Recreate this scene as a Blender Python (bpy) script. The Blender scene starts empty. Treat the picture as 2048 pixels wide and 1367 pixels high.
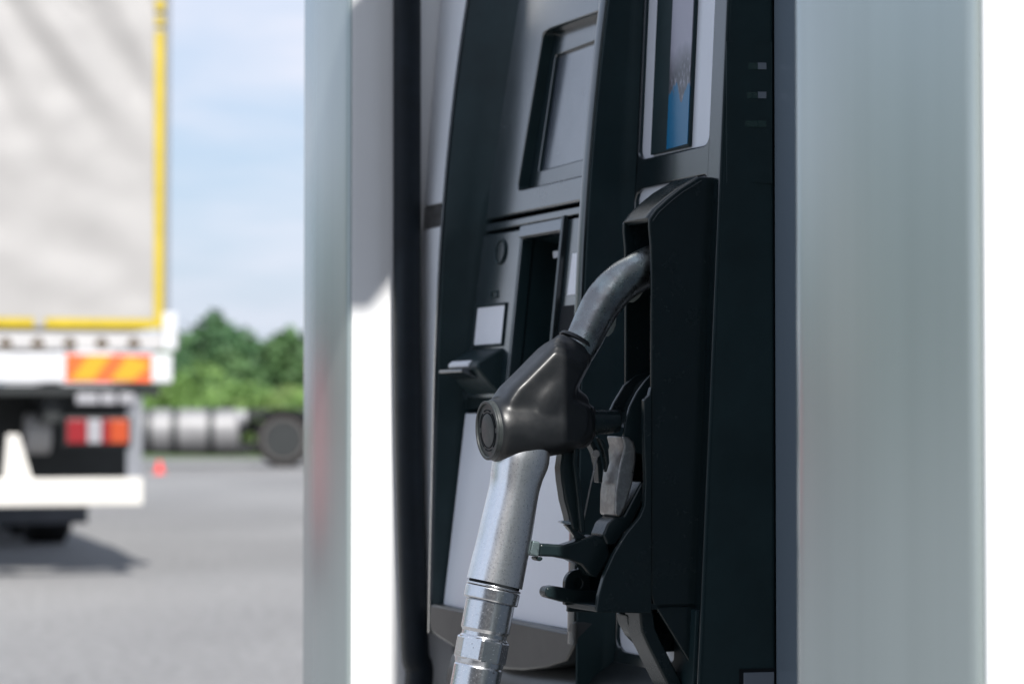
import bpy, bmesh, math, random
from mathutils import Vector, Matrix, noise as mnoise
sc = bpy.context.scene
col = sc.collection
R = math.radians
rnd = random.Random(7)

# ------------------------------------------------------------------ camera, sky, sun, exposure
FPX = 4836.0                      # focal length in photograph pixels (85 mm on a 36 mm sensor, 2048 px wide)
PITCH = math.atan(147 / FPX)
EYE = 1.10
cam_d = bpy.data.cameras.new('camera'); cam = bpy.data.objects.new('camera', cam_d); col.objects.link(cam)
cam.location = (0, 0, EYE); cam.rotation_euler = (math.pi / 2 + PITCH, 0, 0)
cam_d.lens = 85.0; cam_d.sensor_width = 36.0; cam_d.clip_start = 0.05; cam_d.clip_end = 3000
cam_d.dof.use_dof = True; cam_d.dof.focus_distance = 1.74; cam_d.dof.aperture_fstop = 8.6
sc.camera = cam

ANG = math.atan(2024 / FPX)       # the dispenser's face runs 22.7 degrees off the view axis
UX, UY = math.sin(ANG), -math.cos(ANG)       # u: along the face, towards the camera and right
NX, NY = -math.cos(ANG), -math.sin(ANG)      # n: out of the face
OX, OY = (1200 - 1024) / FPX * 1.9, 1.9
BETA, ELEV = R(7.9), R(45)
SX = math.cos(BETA) * UX + math.sin(BETA) * NX
SY = math.cos(BETA) * UY + math.sin(BETA) * NY

world = bpy.data.worlds.new('World'); sc.world = world; world.use_nodes = True
wt = world.node_tree; wn = wt.nodes; wl = wt.links
for x in list(wn): wn.remove(x)
wo = wn.new('ShaderNodeOutputWorld'); wb = wn.new('ShaderNodeBackground'); wb.inputs[1].default_value = 0.10
sky = wn.new('ShaderNodeTexSky'); sky.sky_type = 'NISHITA'; sky.sun_disc = False
sky.sun_elevation = ELEV; sky.sun_rotation = math.atan2(SX, SY); sky.altitude = 100
sky.air_density = 1.0; sky.dust_density = 2.2; sky.ozone_density = 1.6
tc = wn.new('ShaderNodeTexCoord'); mp = wn.new('ShaderNodeMapping'); mp.inputs['Scale'].default_value = (2.0, 2.0, 9.0)
nz = wn.new('ShaderNodeTexNoise'); nz.inputs['Scale'].default_value = 2.3; nz.inputs['Detail'].default_value = 7; nz.inputs['Roughness'].default_value = .55
cr = wn.new('ShaderNodeValToRGB'); cr.color_ramp.elements[0].position = .42; cr.color_ramp.elements[1].position = .66
mul = wn.new('ShaderNodeMath'); mul.operation = 'MULTIPLY'; mul.inputs[1].default_value = .75
mx = wn.new('ShaderNodeMixRGB'); mx.inputs[2].default_value = (5.9, 6.0, 6.75, 1)
veil = wn.new('ShaderNodeMixRGB'); veil.inputs[0].default_value = .66; veil.inputs[2].default_value = (4.0, 4.85, 6.25, 1)
wl.new(tc.outputs['Generated'], mp.inputs[0]); wl.new(mp.outputs[0], nz.inputs[0]); wl.new(nz.outputs[0], cr.inputs[0])
wl.new(cr.outputs[0], mul.inputs[0]); wl.new(mul.outputs[0], mx.inputs[0]); wl.new(sky.outputs[0], veil.inputs[1]); wl.new(veil.outputs[0], mx.inputs[1])
wl.new(mx.outputs[0], wb.inputs[0]); wl.new(wb.outputs[0], wo.inputs[0])

sun_d = bpy.data.lights.new('sun', 'SUN'); sun = bpy.data.objects.new('sun', sun_d); col.objects.link(sun)
sun_d.energy = 5.0; sun_d.angle = R(.53); sun_d.color = (1, .965, .92)
sun.rotation_euler = Vector((SX * math.cos(ELEV), SY * math.cos(ELEV), math.sin(ELEV))).to_track_quat('Z', 'Y').to_euler()
sun.location = (4, -8, 12)
sc.view_settings.view_transform = 'Standard'; sc.view_settings.look = 'None'
sc.view_settings.exposure = 0.6; sc.view_settings.gamma = 1.0; sc.view_settings.use_curve_mapping = False

# ------------------------------------------------------------------ measuring: photograph pixel -> point on a known plane
def ray(px, py):
    x = (px - 1024) / FPX; y = (683.5 - py) / FPX
    return Vector((x, math.cos(PITCH) - y * math.sin(PITCH), math.sin(PITCH) + y * math.cos(PITCH)))
CAM = Vector((0, 0, EYE))
def loc(P): return Vector(((P.x - OX) * UX + (P.y - OY) * UY, (P.x - OX) * NX + (P.y - OY) * NY, P.z))
CL = loc(CAM)
def lray(px, py):
    r = ray(px, py)
    return Vector((r.x * UX + r.y * UY, r.x * NX + r.y * NY, r.z))
def on_p(px, py, a, b=0.0):       # on the leaning plane N = a + b z
    r = lray(px, py); t = (a + b * CL.z - CL.y) / (r.y - b * r.z); return CL + r * t
def on_u(px, py, U):              # on the upright plane U = const
    r = lray(px, py); t = (U - CL.x) / r.x; return CL + r * t
def at(px, py, d):
    r = ray(px, py); return CAM + r * (d / r.y)

# ------------------------------------------------------------------ materials
def mat(name, base, rough=.5, metal=0.0, spec=.5, var=0.0, vscale=30, bump=0.0, bscale=400, rvar=0.0, coat=0.0,
        base2=None, patch=(.55, .65), pscale=None, stretch=None, emit=None):
    m = bpy.data.materials.new(name); m.use_nodes = True
    nt = m.node_tree; b = nt.nodes['Principled BSDF']; L = nt.links
    b.inputs['Base Color'].default_value = (*base, 1); b.inputs['Roughness'].default_value = rough
    b.inputs['Metallic'].default_value = metal; b.inputs['Specular IOR Level'].default_value = spec
    b.inputs['Coat Weight'].default_value = coat; b.inputs['Coat Roughness'].default_value = max(.08, rough * .7)
    tcn = nt.nodes.new('ShaderNodeTexCoord'); src = tcn.outputs['Object']
    if stretch:
        mpn = nt.nodes.new('ShaderNodeMapping'); mpn.inputs['Scale'].default_value = stretch
        L.new(src, mpn.inputs[0]); src = mpn.outputs[0]
    colour = None
    if var or base2:
        n1 = nt.nodes.new('ShaderNodeTexNoise'); n1.inputs['Scale'].default_value = pscale or vscale; n1.inputs['Detail'].default_value = 6
        n1.inputs['Roughness'].default_value = .65
        L.new(src, n1.inputs[0])
        rp = nt.nodes.new('ShaderNodeValToRGB')
        if base2:
            rp.color_ramp.elements[0].position, rp.color_ramp.elements[1].position = patch
            rp.color_ramp.elements[0].color = (*base, 1); rp.color_ramp.elements[1].color = (*base2, 1)
        else:
            rp.color_ramp.elements[0].position, rp.color_ramp.elements[1].position = .3, .7
            rp.color_ramp.elements[0].color = (*[c * (1 - var) for c in base], 1)
            rp.color_ramp.elements[1].color = (*[min(1, c * (1 + var)) for c in base], 1)
        L.new(n1.outputs[0], rp.inputs[0]); L.new(rp.outputs[0], b.inputs['Base Color'])
    if rvar:
        n2 = nt.nodes.new('ShaderNodeTexNoise'); n2.inputs['Scale'].default_value = vscale * 1.7; n2.inputs['Detail'].default_value = 8
        n2.inputs['Roughness'].default_value = .7
        L.new(src, n2.inputs[0])
        mr = nt.nodes.new('ShaderNodeMapRange'); mr.inputs[1].default_value = .3; mr.inputs[2].default_value = .7
        mr.inputs[3].default_value = max(.02, rough - rvar); mr.inputs[4].default_value = min(1, rough + rvar)
        L.new(n2.outputs[0], mr.inputs[0]); L.new(mr.outputs[0], b.inputs['Roughness'])
    if bump:
        n3 = nt.nodes.new('ShaderNodeTexNoise'); n3.inputs['Scale'].default_value = bscale; n3.inputs['Detail'].default_value = 3
        L.new(src, n3.inputs[0])
        bp = nt.nodes.new('ShaderNodeBump'); bp.inputs['Strength'].default_value = bump; bp.inputs['Distance'].default_value = .25 / bscale
        L.new(n3.outputs[0], bp.inputs['Height']); L.new(bp.outputs[0], b.inputs['Normal'])
    return m

M = {}
M['plastic'] = mat('black_moulded_plastic', (.0098, .0225, .0258), .45, spec=.25, var=.25, vscale=14, bump=.12, bscale=1500, rvar=.07)
M['plastic_satin'] = mat('satin_black_plastic', (.0045, .010, .012), .22, spec=.9, coat=.8, var=.2, vscale=10, bump=.06, bscale=1500, rvar=.06)
M['frame'] = mat('matt_black_frame', (.010, .0125, .013), .34, spec=.7, var=.2, vscale=12, bump=.06, bscale=1500, rvar=.05)
M['gloss_panel'] = mat('lacquered_black_panel', (.0055, .0145, .0185), .24, spec=.5, coat=.9, var=.2, vscale=10, rvar=.04)
M['gloss_panel'].node_tree.nodes['Principled BSDF'].inputs['IOR'].default_value = 2.25
M['boot'] = mat('black_boot_plastic', (.0085, .0158, .0178), .26, spec=.4, var=.1, vscale=20, bump=.04, bscale=1500, rvar=.03)
M['rubber'] = mat('worn_black_vinyl', (.0072, .0084, .0098), .38, spec=.45, rvar=.06, vscale=70, bump=.12, bscale=900, base2=(.0145, .016, .0178), patch=(.35, .75), pscale=40)
def scuff(m, lo=.74, hi=.80, col2=(.075, .073, .070)):
    nt = m.node_tree; L = nt.links; b = nt.nodes['Principled BSDF']
    t = nt.nodes.new('ShaderNodeTexCoord'); mask = None
    for k, rot in enumerate(((.4, .9, .2), (1.9, .3, 1.1), (.8, 2.2, .5))):
        mp_ = nt.nodes.new('ShaderNodeMapping'); mp_.inputs['Rotation'].default_value = rot; mp_.inputs['Scale'].default_value = (420, 26, 260)
        n = nt.nodes.new('ShaderNodeTexNoise'); n.inputs['Scale'].default_value = 1.0; n.inputs['Detail'].default_value = 2
        L.new(t.outputs['Object'], mp_.inputs[0]); L.new(mp_.outputs[0], n.inputs[0])
        r = nt.nodes.new('ShaderNodeMapRange'); r.inputs[1].default_value = lo; r.inputs[2].default_value = hi; L.new(n.outputs[0], r.inputs[0])
        if mask is None: mask = r.outputs[0]
        else:
            mm = nt.nodes.new('ShaderNodeMath'); mm.operation = 'MAXIMUM'; L.new(mask, mm.inputs[0]); L.new(r.outputs[0], mm.inputs[1]); mask = mm.outputs[0]
    src = b.inputs['Base Color'].links[0].from_socket
    mx_ = nt.nodes.new('ShaderNodeMixRGB'); mx_.inputs[2].default_value = (*col2, 1); L.new(mask, mx_.inputs[0]); L.new(src, mx_.inputs[1]); L.new(mx_.outputs[0], b.inputs['Base Color'])
scuff(M['rubber'], .74, .82, (.045, .044, .043))
M['cap'] = mat('worn_grey_cap', (.024, .029, .030), .40, spec=.45, rvar=.08, vscale=120, base2=(.040, .046, .046), patch=(.4, .7), pscale=140, bump=.1, bscale=1200)
M['hose'] = mat('hose_rubber', (.006, .010, .0145), .5, spec=.22, bump=.2, bscale=700, var=.3, vscale=40)
M['panel'] = mat('light_metallic_panel', (.66, .68, .73), .34, metal=.15, spec=.5, var=.04, vscale=8, rvar=.06)
M['column'] = mat('silver_painted_sheet', (.385, .445, .44), .24, metal=.5, spec=.4, coat=.35, var=.05, vscale=30, bump=.012, bscale=1800, stretch=(1, 1, .012))
M['alu'] = mat('cast_aluminium', (.76, .77, .79), .29, metal=1, rvar=.03, vscale=400, bump=.22, bscale=1700, base2=(.87, .88, .90), patch=(.3, .7), pscale=500)
M['machined'] = mat('machined_aluminium', (.74, .75, .77), .24, metal=1, rvar=.05, vscale=300, bump=.06, bscale=1400, base2=(.62, .63, .65), patch=(.55, .7), pscale=420)
M['steel'] = mat('scuffed_steel_spout', (.235, .232, .23), .30, metal=1, rvar=.12, vscale=80, bump=.16, bscale=420, base2=(.36, .405, .40), patch=(.42, .68), pscale=45)
scuff(M['steel'], .74, .78, (.20, .20, .195)); scuff(M['alu'], .78, .80, (.42, .42, .43)); scuff(M['machined'], .75, .77, (.35, .35, .36))
M['lever'] = mat('worn_lever_metal', (.27, .265, .26), .36, metal=.85, rvar=.12, vscale=90, bump=.4, bscale=900, base2=(.42, .41, .40), patch=(.45, .7), pscale=150)
M['pin'] = mat('zinc_pin', (.16, .21, .22), .4, metal=.7, rvar=.1, vscale=200, base2=(.02, .025, .03), patch=(.58, .62), pscale=330)
M['screen'] = mat('dark_display_glass', (.045, .055, .075), .24, spec=.5, coat=.9, rvar=.04, vscale=20)
M['screen'].node_tree.nodes['Principled BSDF'].inputs['IOR'].default_value = 2.8
M['lcd'] = mat('smudged_reflecting_window', (.19, .19, .24), .12, spec=.5, rvar=.08, vscale=60, base2=(.33, .32, .38), patch=(.35, .75), pscale=16)
M['blue'] = mat('blue_sticker', (.006, .115, .25), .3, spec=.5, var=.2, vscale=60)
M['dirt'] = mat('grey_dried_grime', (.10, .10, .11), .6, base2=(.24, .23, .25), patch=(.4, .65), pscale=260, bump=.5, bscale=900)
M['label'] = mat('white_label', (.74, .75, .79), .4, var=.03)
M['glossy_strip'] = mat('glossy_grey_strip', (.13, .165, .20), .10, spec=.6, coat=.4)
M['base_grey'] = mat('grey_base_paint', (.20, .21, .23), .4, var=.1, vscale=9)
M['pale_metal'] = mat('pale_brushed_panel', (.80, .83, .87), .30, metal=.1, var=.03, vscale=8)
M['end_sunlit'] = mat('sunlit_column_end', (.78, .79, .80), .35, var=.02, vscale=5, rvar=.05)  # whiter than the column: sunlight on its end faces put into the colour
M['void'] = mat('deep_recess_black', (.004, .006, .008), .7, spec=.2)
M['clip'] = mat('clear_plastic_clip', (.30, .34, .33), .3, bump=.4, bscale=900)
M['vent'] = mat('dark_green_vent_glass', (.012, .032, .03), .25)
M['vent_end'] = mat('grey_vent_end', (.14, .16, .19), .3)
M['concrete'] = mat('island_concrete', (.34, .33, .31), .85, var=.2, vscale=6, bump=.5, bscale=60)

# ------------------------------------------------------------------ building helpers
class MB:
    def __init__(s): s.v = []; s.f = []
    def add(s, vs, fs):
        k = len(s.v); s.v += [Vector(p) for p in vs]; s.f += [tuple(i + k for i in f) for f in fs]; return s
    def box(s, a, b):
        x0, y0, z0 = a; x1, y1, z1 = b
        return s.add([(x0, y0, z0), (x1, y0, z0), (x1, y1, z0), (x0, y1, z0), (x0, y0, z1), (x1, y0, z1), (x1, y1, z1), (x0, y1, z1)],
                     [(0, 3, 2, 1), (4, 5, 6, 7), (0, 1, 5, 4), (1, 2, 6, 5), (2, 3, 7, 6), (3, 0, 4, 7)])
    def prism(s, pts, off):
        n = len(pts); o = Vector(off); p = [Vector(q) for q in pts]
        return s.add(p + [q + o for q in p], [tuple(range(n)), tuple(reversed(range(n, 2 * n)))] +
                     [(i, i + n, (i + 1) % n + n, (i + 1) % n) for i in range(n)])
    def loft(s, secs, closed=True, cap=True):
        n = len(secs[0]); vs = [q for r in secs for q in r]; fs = []
        for i in range(len(secs) - 1):
            for j in range(n if closed else n - 1):
                k = (j + 1) % n; fs.append((i * n + j, i * n + k, (i + 1) * n + k, (i + 1) * n + j))
        if cap and closed: fs += [tuple(reversed(range(n))), tuple(range((len(secs) - 1) * n, len(secs) * n))]
        return s.add(vs, fs)
    def tube(s, path, radii, seg=24, ratio=1.0, side=None, cap=True):
        P = [Vector(p) for p in path]; secs = []
        if not hasattr(radii, '__len__'): radii = [radii] * len(P)
        prev = None
        for i, p in enumerate(P):
            t = (P[min(i + 1, len(P) - 1)] - P[max(i - 1, 0)]).normalized()
            if side is not None: a = Vector(side)
            elif prev is None: a = Vector((0, 0, 1)) if abs(t.z) < .9 else Vector((1, 0, 0))
            else: a = prev
            a = (a - t * a.dot(t)).normalized(); prev = a; b = t.cross(a)
            secs.append([p + a * (math.cos(w) * radii[i] * ratio) + b * (math.sin(w) * radii[i]) for w in [2 * math.pi * k / seg for k in range(seg)]])
        return s.loft(secs, True, cap)
    def build(s, name, m, parent=None, origin=(0, 0, 0), bevel=0, seg=2, smooth=True, angle=35, subd=0):
        me = bpy.data.meshes.new(name); o3 = Vector(origin)
        me.from_pydata([tuple(v - o3) for v in s.v], [], s.f); me.validate()
        bm = bmesh.new(); bm.from_mesh(me); bmesh.ops.recalc_face_normals(bm, faces=bm.faces); bm.to_mesh(me); bm.free()
        return finish(name, me, m, parent, bevel, seg, smooth, angle, subd)
def finish(name, me, m, parent, bevel=0, seg=2, smooth=True, angle=35, subd=0):
    me.materials.append(m)
    if smooth:
        me.shade_smooth()
        if not bevel: me.set_sharp_from_angle(angle=R(angle))
    o = bpy.data.objects.new(name, me); col.objects.link(o); o.parent = parent
    if bevel:
        b = o.modifiers.new('bevel', 'BEVEL'); b.width = bevel; b.segments = seg; b.limit_method = 'ANGLE'; b.angle_limit = R(angle); b.harden_normals = True
    if subd:
        d = o.modifiers.new('subd', 'SUBSURF'); d.levels = d.render_levels = subd
    return o
def thing(name, label, cat, location=(0, 0, 0), rotz=0.0, group=None):
    o = bpy.data.objects.new(name, None); col.objects.link(o); o.location = location; o.rotation_euler = (0, 0, rotz)
    o.empty_display_size = .2
    o['label'] = label; o['category'] = cat
    if group: o['group'] = group
    return o
def tag(o, label, cat, group=None):
    o['label'] = label; o['category'] = cat
    if group: o['group'] = group
    return o
def round_poly(pts, rads, seg=6):
    out = []; n = len(pts)
    if not hasattr(rads, '__len__'): rads = [rads] * n
    for i in range(n):
        p = Vector(pts[i]); a = Vector(pts[i - 1]) - p; b = Vector(pts[(i + 1) % n]) - p; r = rads[i]
        if r <= 0: out.append(p); continue
        r = min(r, a.length * .48, b.length * .48); p0 = p + a.normalized() * r; p1 = p + b.normalized() * r
        for k in range(seg + 1):
            t = k / seg; out.append(p0 * (1 - t) ** 2 + p * (2 * t * (1 - t)) + p1 * t * t)
    return out
def Lc(U, N, z): return Vector((U, -N, z))            # dispenser coordinates -> local x, y, z
def lv(p): return Vector((p[0], -p[1], p[2]))
def wpt(U, N, z): return Vector((OX + UX * U + NX * N, OY + UY * U + NY * N, z))
ROTZ = math.atan2(UY, UX)

def plate(name, outer, holes, a, b, thick, m, parent, bevel=.0012, lift=0.0, seg=2):
    """flat plate on the leaning plane N = a + b z + lift, outline and holes as (U, z) loops"""
    bm = bmesh.new(); edges = []
    for loop in [outer] + list(holes):
        vs = [bm.verts.new((p[0], -(a + b * p[1] + lift), p[1])) for p in loop]
        edges += [bm.edges.new((vs[i], vs[(i + 1) % len(vs)])) for i in range(len(vs))]
    bmesh.ops.triangle_fill(bm, use_beauty=True, use_dissolve=False, edges=edges)
    bmesh.ops.recalc_face_normals(bm, faces=bm.faces)
    if bm.faces and sum(f.normal.y * f.calc_area() for f in bm.faces) > 0: bmesh.ops.reverse_faces(bm, faces=bm.faces)
    r = bmesh.ops.extrude_face_region(bm, geom=bm.faces[:])
    vs = [g for g in r['geom'] if isinstance(g, bmesh.types.BMVert)]
    # the extruded copy becomes the front; push the original sheet backwards
    front = set(vs); back = [v for v in bm.verts if v not in front]
    bmesh.ops.translate(bm, verts=back, vec=(0, thick, 0))
    bmesh.ops.recalc_face_normals(bm, faces=bm.faces)
    for f in bm.faces: f.material_index = 1 if (m in (M['plastic_satin'], M['gloss_panel']) and abs(f.normal.x) > .6) else 0
    me = bpy.data.meshes.new(name); bm.to_mesh(me); bm.free()
    o = finish(name, me, m, parent, bevel, seg)
    if m in (M['plastic_satin'], M['gloss_panel']): me.materials.append(M['plastic'])
    return o
def uz(px, py, a, b=0.0):
    p = on_p(px, py, a, b); return (p.x, p.z)

def interp(tab, z):
    if z <= tab[0][0]: return tab[0][1]
    for (a, b), (c, d) in zip(tab, tab[1:]):
        if z <= c:
            t = (z - a) / (c - a); return b + (d - b) * t
    (a, b), (c, d) = tab[-2:]
    return d + (d - b) / (c - a) * (z - c)
PROF = [(.85, .005), (.93, .0045), (1.02, .002), (1.11, .0005), (1.2, -.0025), (1.3, -.0085), (1.4, -.0195), (1.44, -.0245), (1.49, -.033), (1.60, -.052), (1.75, -.08)]
def prof(z):      # smoothed front ridge
    return sum(interp(PROF, z + d) for d in (-.05, -.025, 0, .025, .05)) / 5
FA, FB = -.004 + .108 * .925, -.108          # centre tray floor
RA, RB = -.03 + .051 * .93, -.051              # right-hand tray floor

SEAM = sorted((on_p(px, py, FA, FB).z, on_p(px, py, FA, FB).x) for px, py in ((1031, 35), (975, 404), (966, 472), (921, 819), (882, 1210)))
def upl(z): return interp(SEAM, z)
# ------------------------------------------------------------------ ground
def asphalt():
    m = mat('worn_asphalt', (.19, .19, .195), .85, bump=.6, bscale=60)
    nt = m.node_tree; L = nt.links; b = nt.nodes['Principled BSDF']
    tcn = nt.nodes.new('ShaderNodeTexCoord')
    big = nt.nodes.new('ShaderNodeTexNoise'); big.inputs['Scale'].default_value = .38; big.inputs['Detail'].default_value = 5
    mpn = nt.nodes.new('ShaderNodeMapping'); mpn.inputs['Scale'].default_value = (1, .45, 1)
    fine = nt.nodes.new('ShaderNodeTexNoise'); fine.inputs['Scale'].default_value = 16; fine.inputs['Detail'].default_value = 8
    L.new(tcn.outputs['Object'], mpn.inputs[0]); L.new(mpn.outputs[0], big.inputs[0]); L.new(tcn.outputs['Object'], fine.inputs[0])
    r1 = nt.nodes.new('ShaderNodeValToRGB'); r1.color_ramp.elements[0].position = .33; r1.color_ramp.elements[1].position = .62
    r1.color_ramp.elements[0].color = (.158, .157, .157, 1); r1.color_ramp.elements[1].color = (.205, .204, .203, 1)
    r2 = nt.nodes.new('ShaderNodeValToRGB'); r2.color_ramp.elements[0].color = (.72, .72, .72, 1); r2.color_ramp.elements[1].color = (1.25, 1.25, 1.25, 1)
    r2.color_ramp.elements[0].position = .3; r2.color_ramp.elements[1].position = .7
    mm = nt.nodes.new('ShaderNodeMixRGB'); mm.blend_type = 'MULTIPLY'; mm.inputs[0].default_value = 1
    L.new(big.outputs[0], r1.inputs[0]); L.new(fine.outputs[0], r2.inputs[0]); L.new(r1.outputs[0], mm.inputs[1]); L.new(r2.outputs[0], mm.inputs[2])
    L.new(mm.outputs[0], b.inputs['Base Color'])
    return m
g = MB().add([(-900, -900, 0), (900, -900, 0), (900, 1500, 0), (-900, 1500, 0)], [(0, 1, 2, 3)]).build('ground', asphalt()); g['kind'] = 'structure'
g['label'] = 'worn light grey asphalt lorry park'
gm = mat('rough_grass', (.05, .10, .025), .9, base2=(.10, .14, .04), patch=(.4, .6), pscale=.8, bump=1, bscale=8)
vg = MB().add([(-200, 62, .006), (200, 62, .006), (200, 420, .006), (-200, 420, .006)], [(0, 1, 2, 3)]).build('grass_verge', gm); vg['kind'] = 'structure'

isl = thing('pump_island', 'concrete pump island with rounded kerb under the fuel dispenser', 'island', wpt(.1, 0, 0), ROTZ)
isl['kind'] = 'structure'
p = round_poly([Vector((-1.1, -.42, .0)), Vector((1.6, -.42, 0)), Vector((1.6, .8, 0)), Vector((-1.1, .8, 0))], .2)
MB().prism(p, (0, 0, .15)).build('kerb_slab', M['concrete'], isl, bevel=.02)

# ------------------------------------------------------------------ the fuel dispenser
D = thing('fuel_dispenser', 'black and silver fuel dispenser with screen, card reader and nozzle holster', 'fuel pump', wpt(0, 0, .15), ROTZ)
DO = (0, 0, .15)
def part(mb, name, m, parent=None, **k): return mb.build(name, M[m], parent or D, origin=DO if parent is None or parent.parent is None else DO, **k)
# every dispenser mesh is made in full height coordinates, so shift them once through this helper
def plate_d(name, outer, holes, a, b, thick, m, parent=None, **k):
    o = plate(name, outer, holes, a, b, thick, M[m], parent or D, **k)
    o.data.transform(Matrix.Translation((0, 0, -.15))); return o

ZT = 1.78
zs = [.80 + i * (ZT - .80) / 48 for i in range(49)]
# left ridge with its inner side wall
def strip_loft(name, secf, m, z0, z1, n=40, bevel=0):
    mb = MB(); mb.loft([secf(z0 + (z1 - z0) * i / n) for i in range(n + 1)])
    return part(mb, name, m, bevel=bevel)
UL, UF0, UF1 = -.366, -.0557, -.0425
CU = -.51                          # end face of the far column
def sec_left(z):
    p_ = prof(z)
    return [Lc(UL - .0065, -.16, z), Lc(UL - .0065, p_ - .006, z), Lc(UL - .0055, p_ - .0015, z), Lc(UL - .0035, p_ - .0002, z), Lc(UL - .001, p_, z),
            Lc(UL - .0002, p_ - .0008, z), Lc(UL, p_ - .0025, z), Lc(UL, -.16, z)]
strip_loft('left_ridge', sec_left, 'plastic_satin', .9, ZT)
def sec_lwall(z):
    p_ = prof(z); f = FA + FB * z; ue = upl(z); un = max(UL + .004, ue)
    return [Lc(UL + .0001, p_ - .0028, z), Lc(UL + .0014, p_ - .0036, z), Lc(UL + (un - UL) * .45, p_ - (p_ - f) * .62, z), Lc(UL + (un - UL) * .75, p_ - (p_ - f) * .88, z),
            Lc(un, f - .002, z), Lc(un + .002, f - .02, z), Lc(UL + .0001, f - .03, z)]
strip_loft('ridge_side_wall', sec_lwall, 'plastic', .9, ZT)
def sec_fin(z):
    p_ = prof(z)
    return [Lc(UF0, -.16, z), Lc(UF0, p_ - .002, z), Lc(UF0 + .0012, p_ - .0003, z), Lc(UF0 + .003, p_, z), Lc(UF1 - .002, p_, z), Lc(UF1 - .0006, p_ - .0006, z),
            Lc(UF1 - .0001, p_ - .0022, z), Lc(UF1 - .0001, -.16, z)]
strip_loft('centre_fin', sec_fin, 'plastic_satin', .917, ZT)
def sec_fwall(z):
    p_ = prof(z); r = RA + RB * z - .012
    return [Lc(UF1, p_ - .0026, z), Lc(UF1 + .0009, p_ - .0036, z), Lc(UF1 + .0018, (p_ + r) / 2, z), Lc(UF1 + .0028, r + .018, z), Lc(UF1 + .006, r + .0122, z), Lc(UF1 + .006, r - .02, z), Lc(UF1, r - .02, z)]
strip_loft('fin_side_wall', sec_fwall, 'plastic', .84, ZT)

# bottom bar of the centre frame
ba = .0042
bp_ = [uz(866, 1207, ba), uz(1132, 1262, ba), uz(1138, 1240, ba), uz(1148, 1240, ba), uz(1147, 1290, ba), uz(1132, 1322, ba), uz(1090, 1335, ba), uz(1040, 1341, ba),
       uz(985, 1337, ba), uz(930, 1308, ba), uz(898, 1288, ba), uz(872, 1272, ba), uz(860, 1262, ba), uz(858, 1240, ba), uz(860, 1207, ba)]
plate_d('bottom_bar', bp_, [], ba, 0, .05, 'frame', bevel=.003, seg=3)

# --- centre tray panels
def f_(px, py): return uz(px, py, FA, FB)
UPR = UF0 - .0006
def zline(p0, p1, U):   # z where the seam through two pixels crosses U
    a, b = f_(*p0), f_(*p1); return a[1] + (b[1] - a[1]) * (U - a[0]) / (b[0] - a[0])
# upper panel with the screen opening
seam1 = ((965, 465), (1151, 435))
so = [f_(1086, 64), f_(1033, 381), None, None]
usr = -.0656
def mirror_open(tl, bl, tr_line, br_line):
    zt = tl[1] + (f_(*tr_line)[1] - tl[1]) * (usr - tl[0]) / (f_(*tr_line)[0] - tl[0])
    zb = bl[1] + (f_(*br_line)[1] - bl[1]) * (usr - bl[0]) / (f_(*br_line)[0] - bl[0])
    return [tl, bl, (usr, zb), (usr, zt)]
hole = mirror_open(f_(1086, 65), f_(1033, 381), (1188, 29), (1158, 351))
hole_r = [(p.x, p.y) for p in round_poly([Vector((*q, 0)) for q in hole], .006)]
groove_z = zline((1000, 439), (1153, 409), -.2)
sz = zline(*seam1, -.2)
upper = plate_d('upper_panel', [(upl(groove_z), groove_z + .0018), (UPR, groove_z + .0018), (UPR, 1.6), (upl(1.6), 1.6), (upl(1.474), 1.474)], [hole_r], FA, FB, .016, 'gloss_panel', bevel=.0025, seg=3)
plate_d('trim_band', [(upl(sz), sz + .0012), (UPR, sz + .0012), (UPR, groove_z - .0012), (upl(groove_z), groove_z - .0012)], [], FA, FB, .014, 'gloss_panel', bevel=.002, lift=-.0012)
# bezel inside the opening, screen in the bezel
def f2(px, py, d=-.011): return uz(px, py, FA + d, FB)
bez_o = [(hole[0][0] - .004, hole[0][1] + .004), (hole[1][0] - .004, hole[1][1] - .004), (usr + .004, hole[2][1] - .004), (usr + .004, hole[3][1] + .004)]
stl, sbl = f2(1111, 112), f2(1077, 342)
usx = -.0760
sbr_z = sbl[1] + (f2(1158, 320)[1] - sbl[1]) * (usx - sbl[0]) / (f2(1158, 320)[0] - sbl[0])
str_z = stl[1] + (f2(1180, 86)[1] - stl[1]) * (usx - stl[0]) / (f2(1180, 86)[0] - stl[0])
scr = [stl, sbl, (usx, sbr_z), (usx, str_z)]
scr_r = [(p.x, p.y) for p in round_poly([Vector((*q, 0)) for q in scr], .003)]
plate_d('screen_bezel', bez_o, [scr_r], FA, FB, .006, 'gloss_panel', parent=upper, bevel=.0015, lift=-.011)
plate_d('screen', [(p[0] + d[0] * .003, p[1] + d[1] * .003) for p, d in zip(scr, [(-1, 1), (-1, -1), (1, -1), (1, 1)])], [], FA, FB, .003, 'screen', parent=upper, bevel=.0005, lift=-.0145)

# reader panel, left half
ub = f_(1043, 460)[0]
lowz = f_(930, 800)[1]
rl = [(upl(lowz), lowz), (ub, lowz), (ub, sz - .0012), (upl(sz), sz - .0012)]
reader = plate_d('reader_panel', rl, [], FA, FB, .03, 'gloss_panel', bevel=.0022, seg=3)
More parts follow.
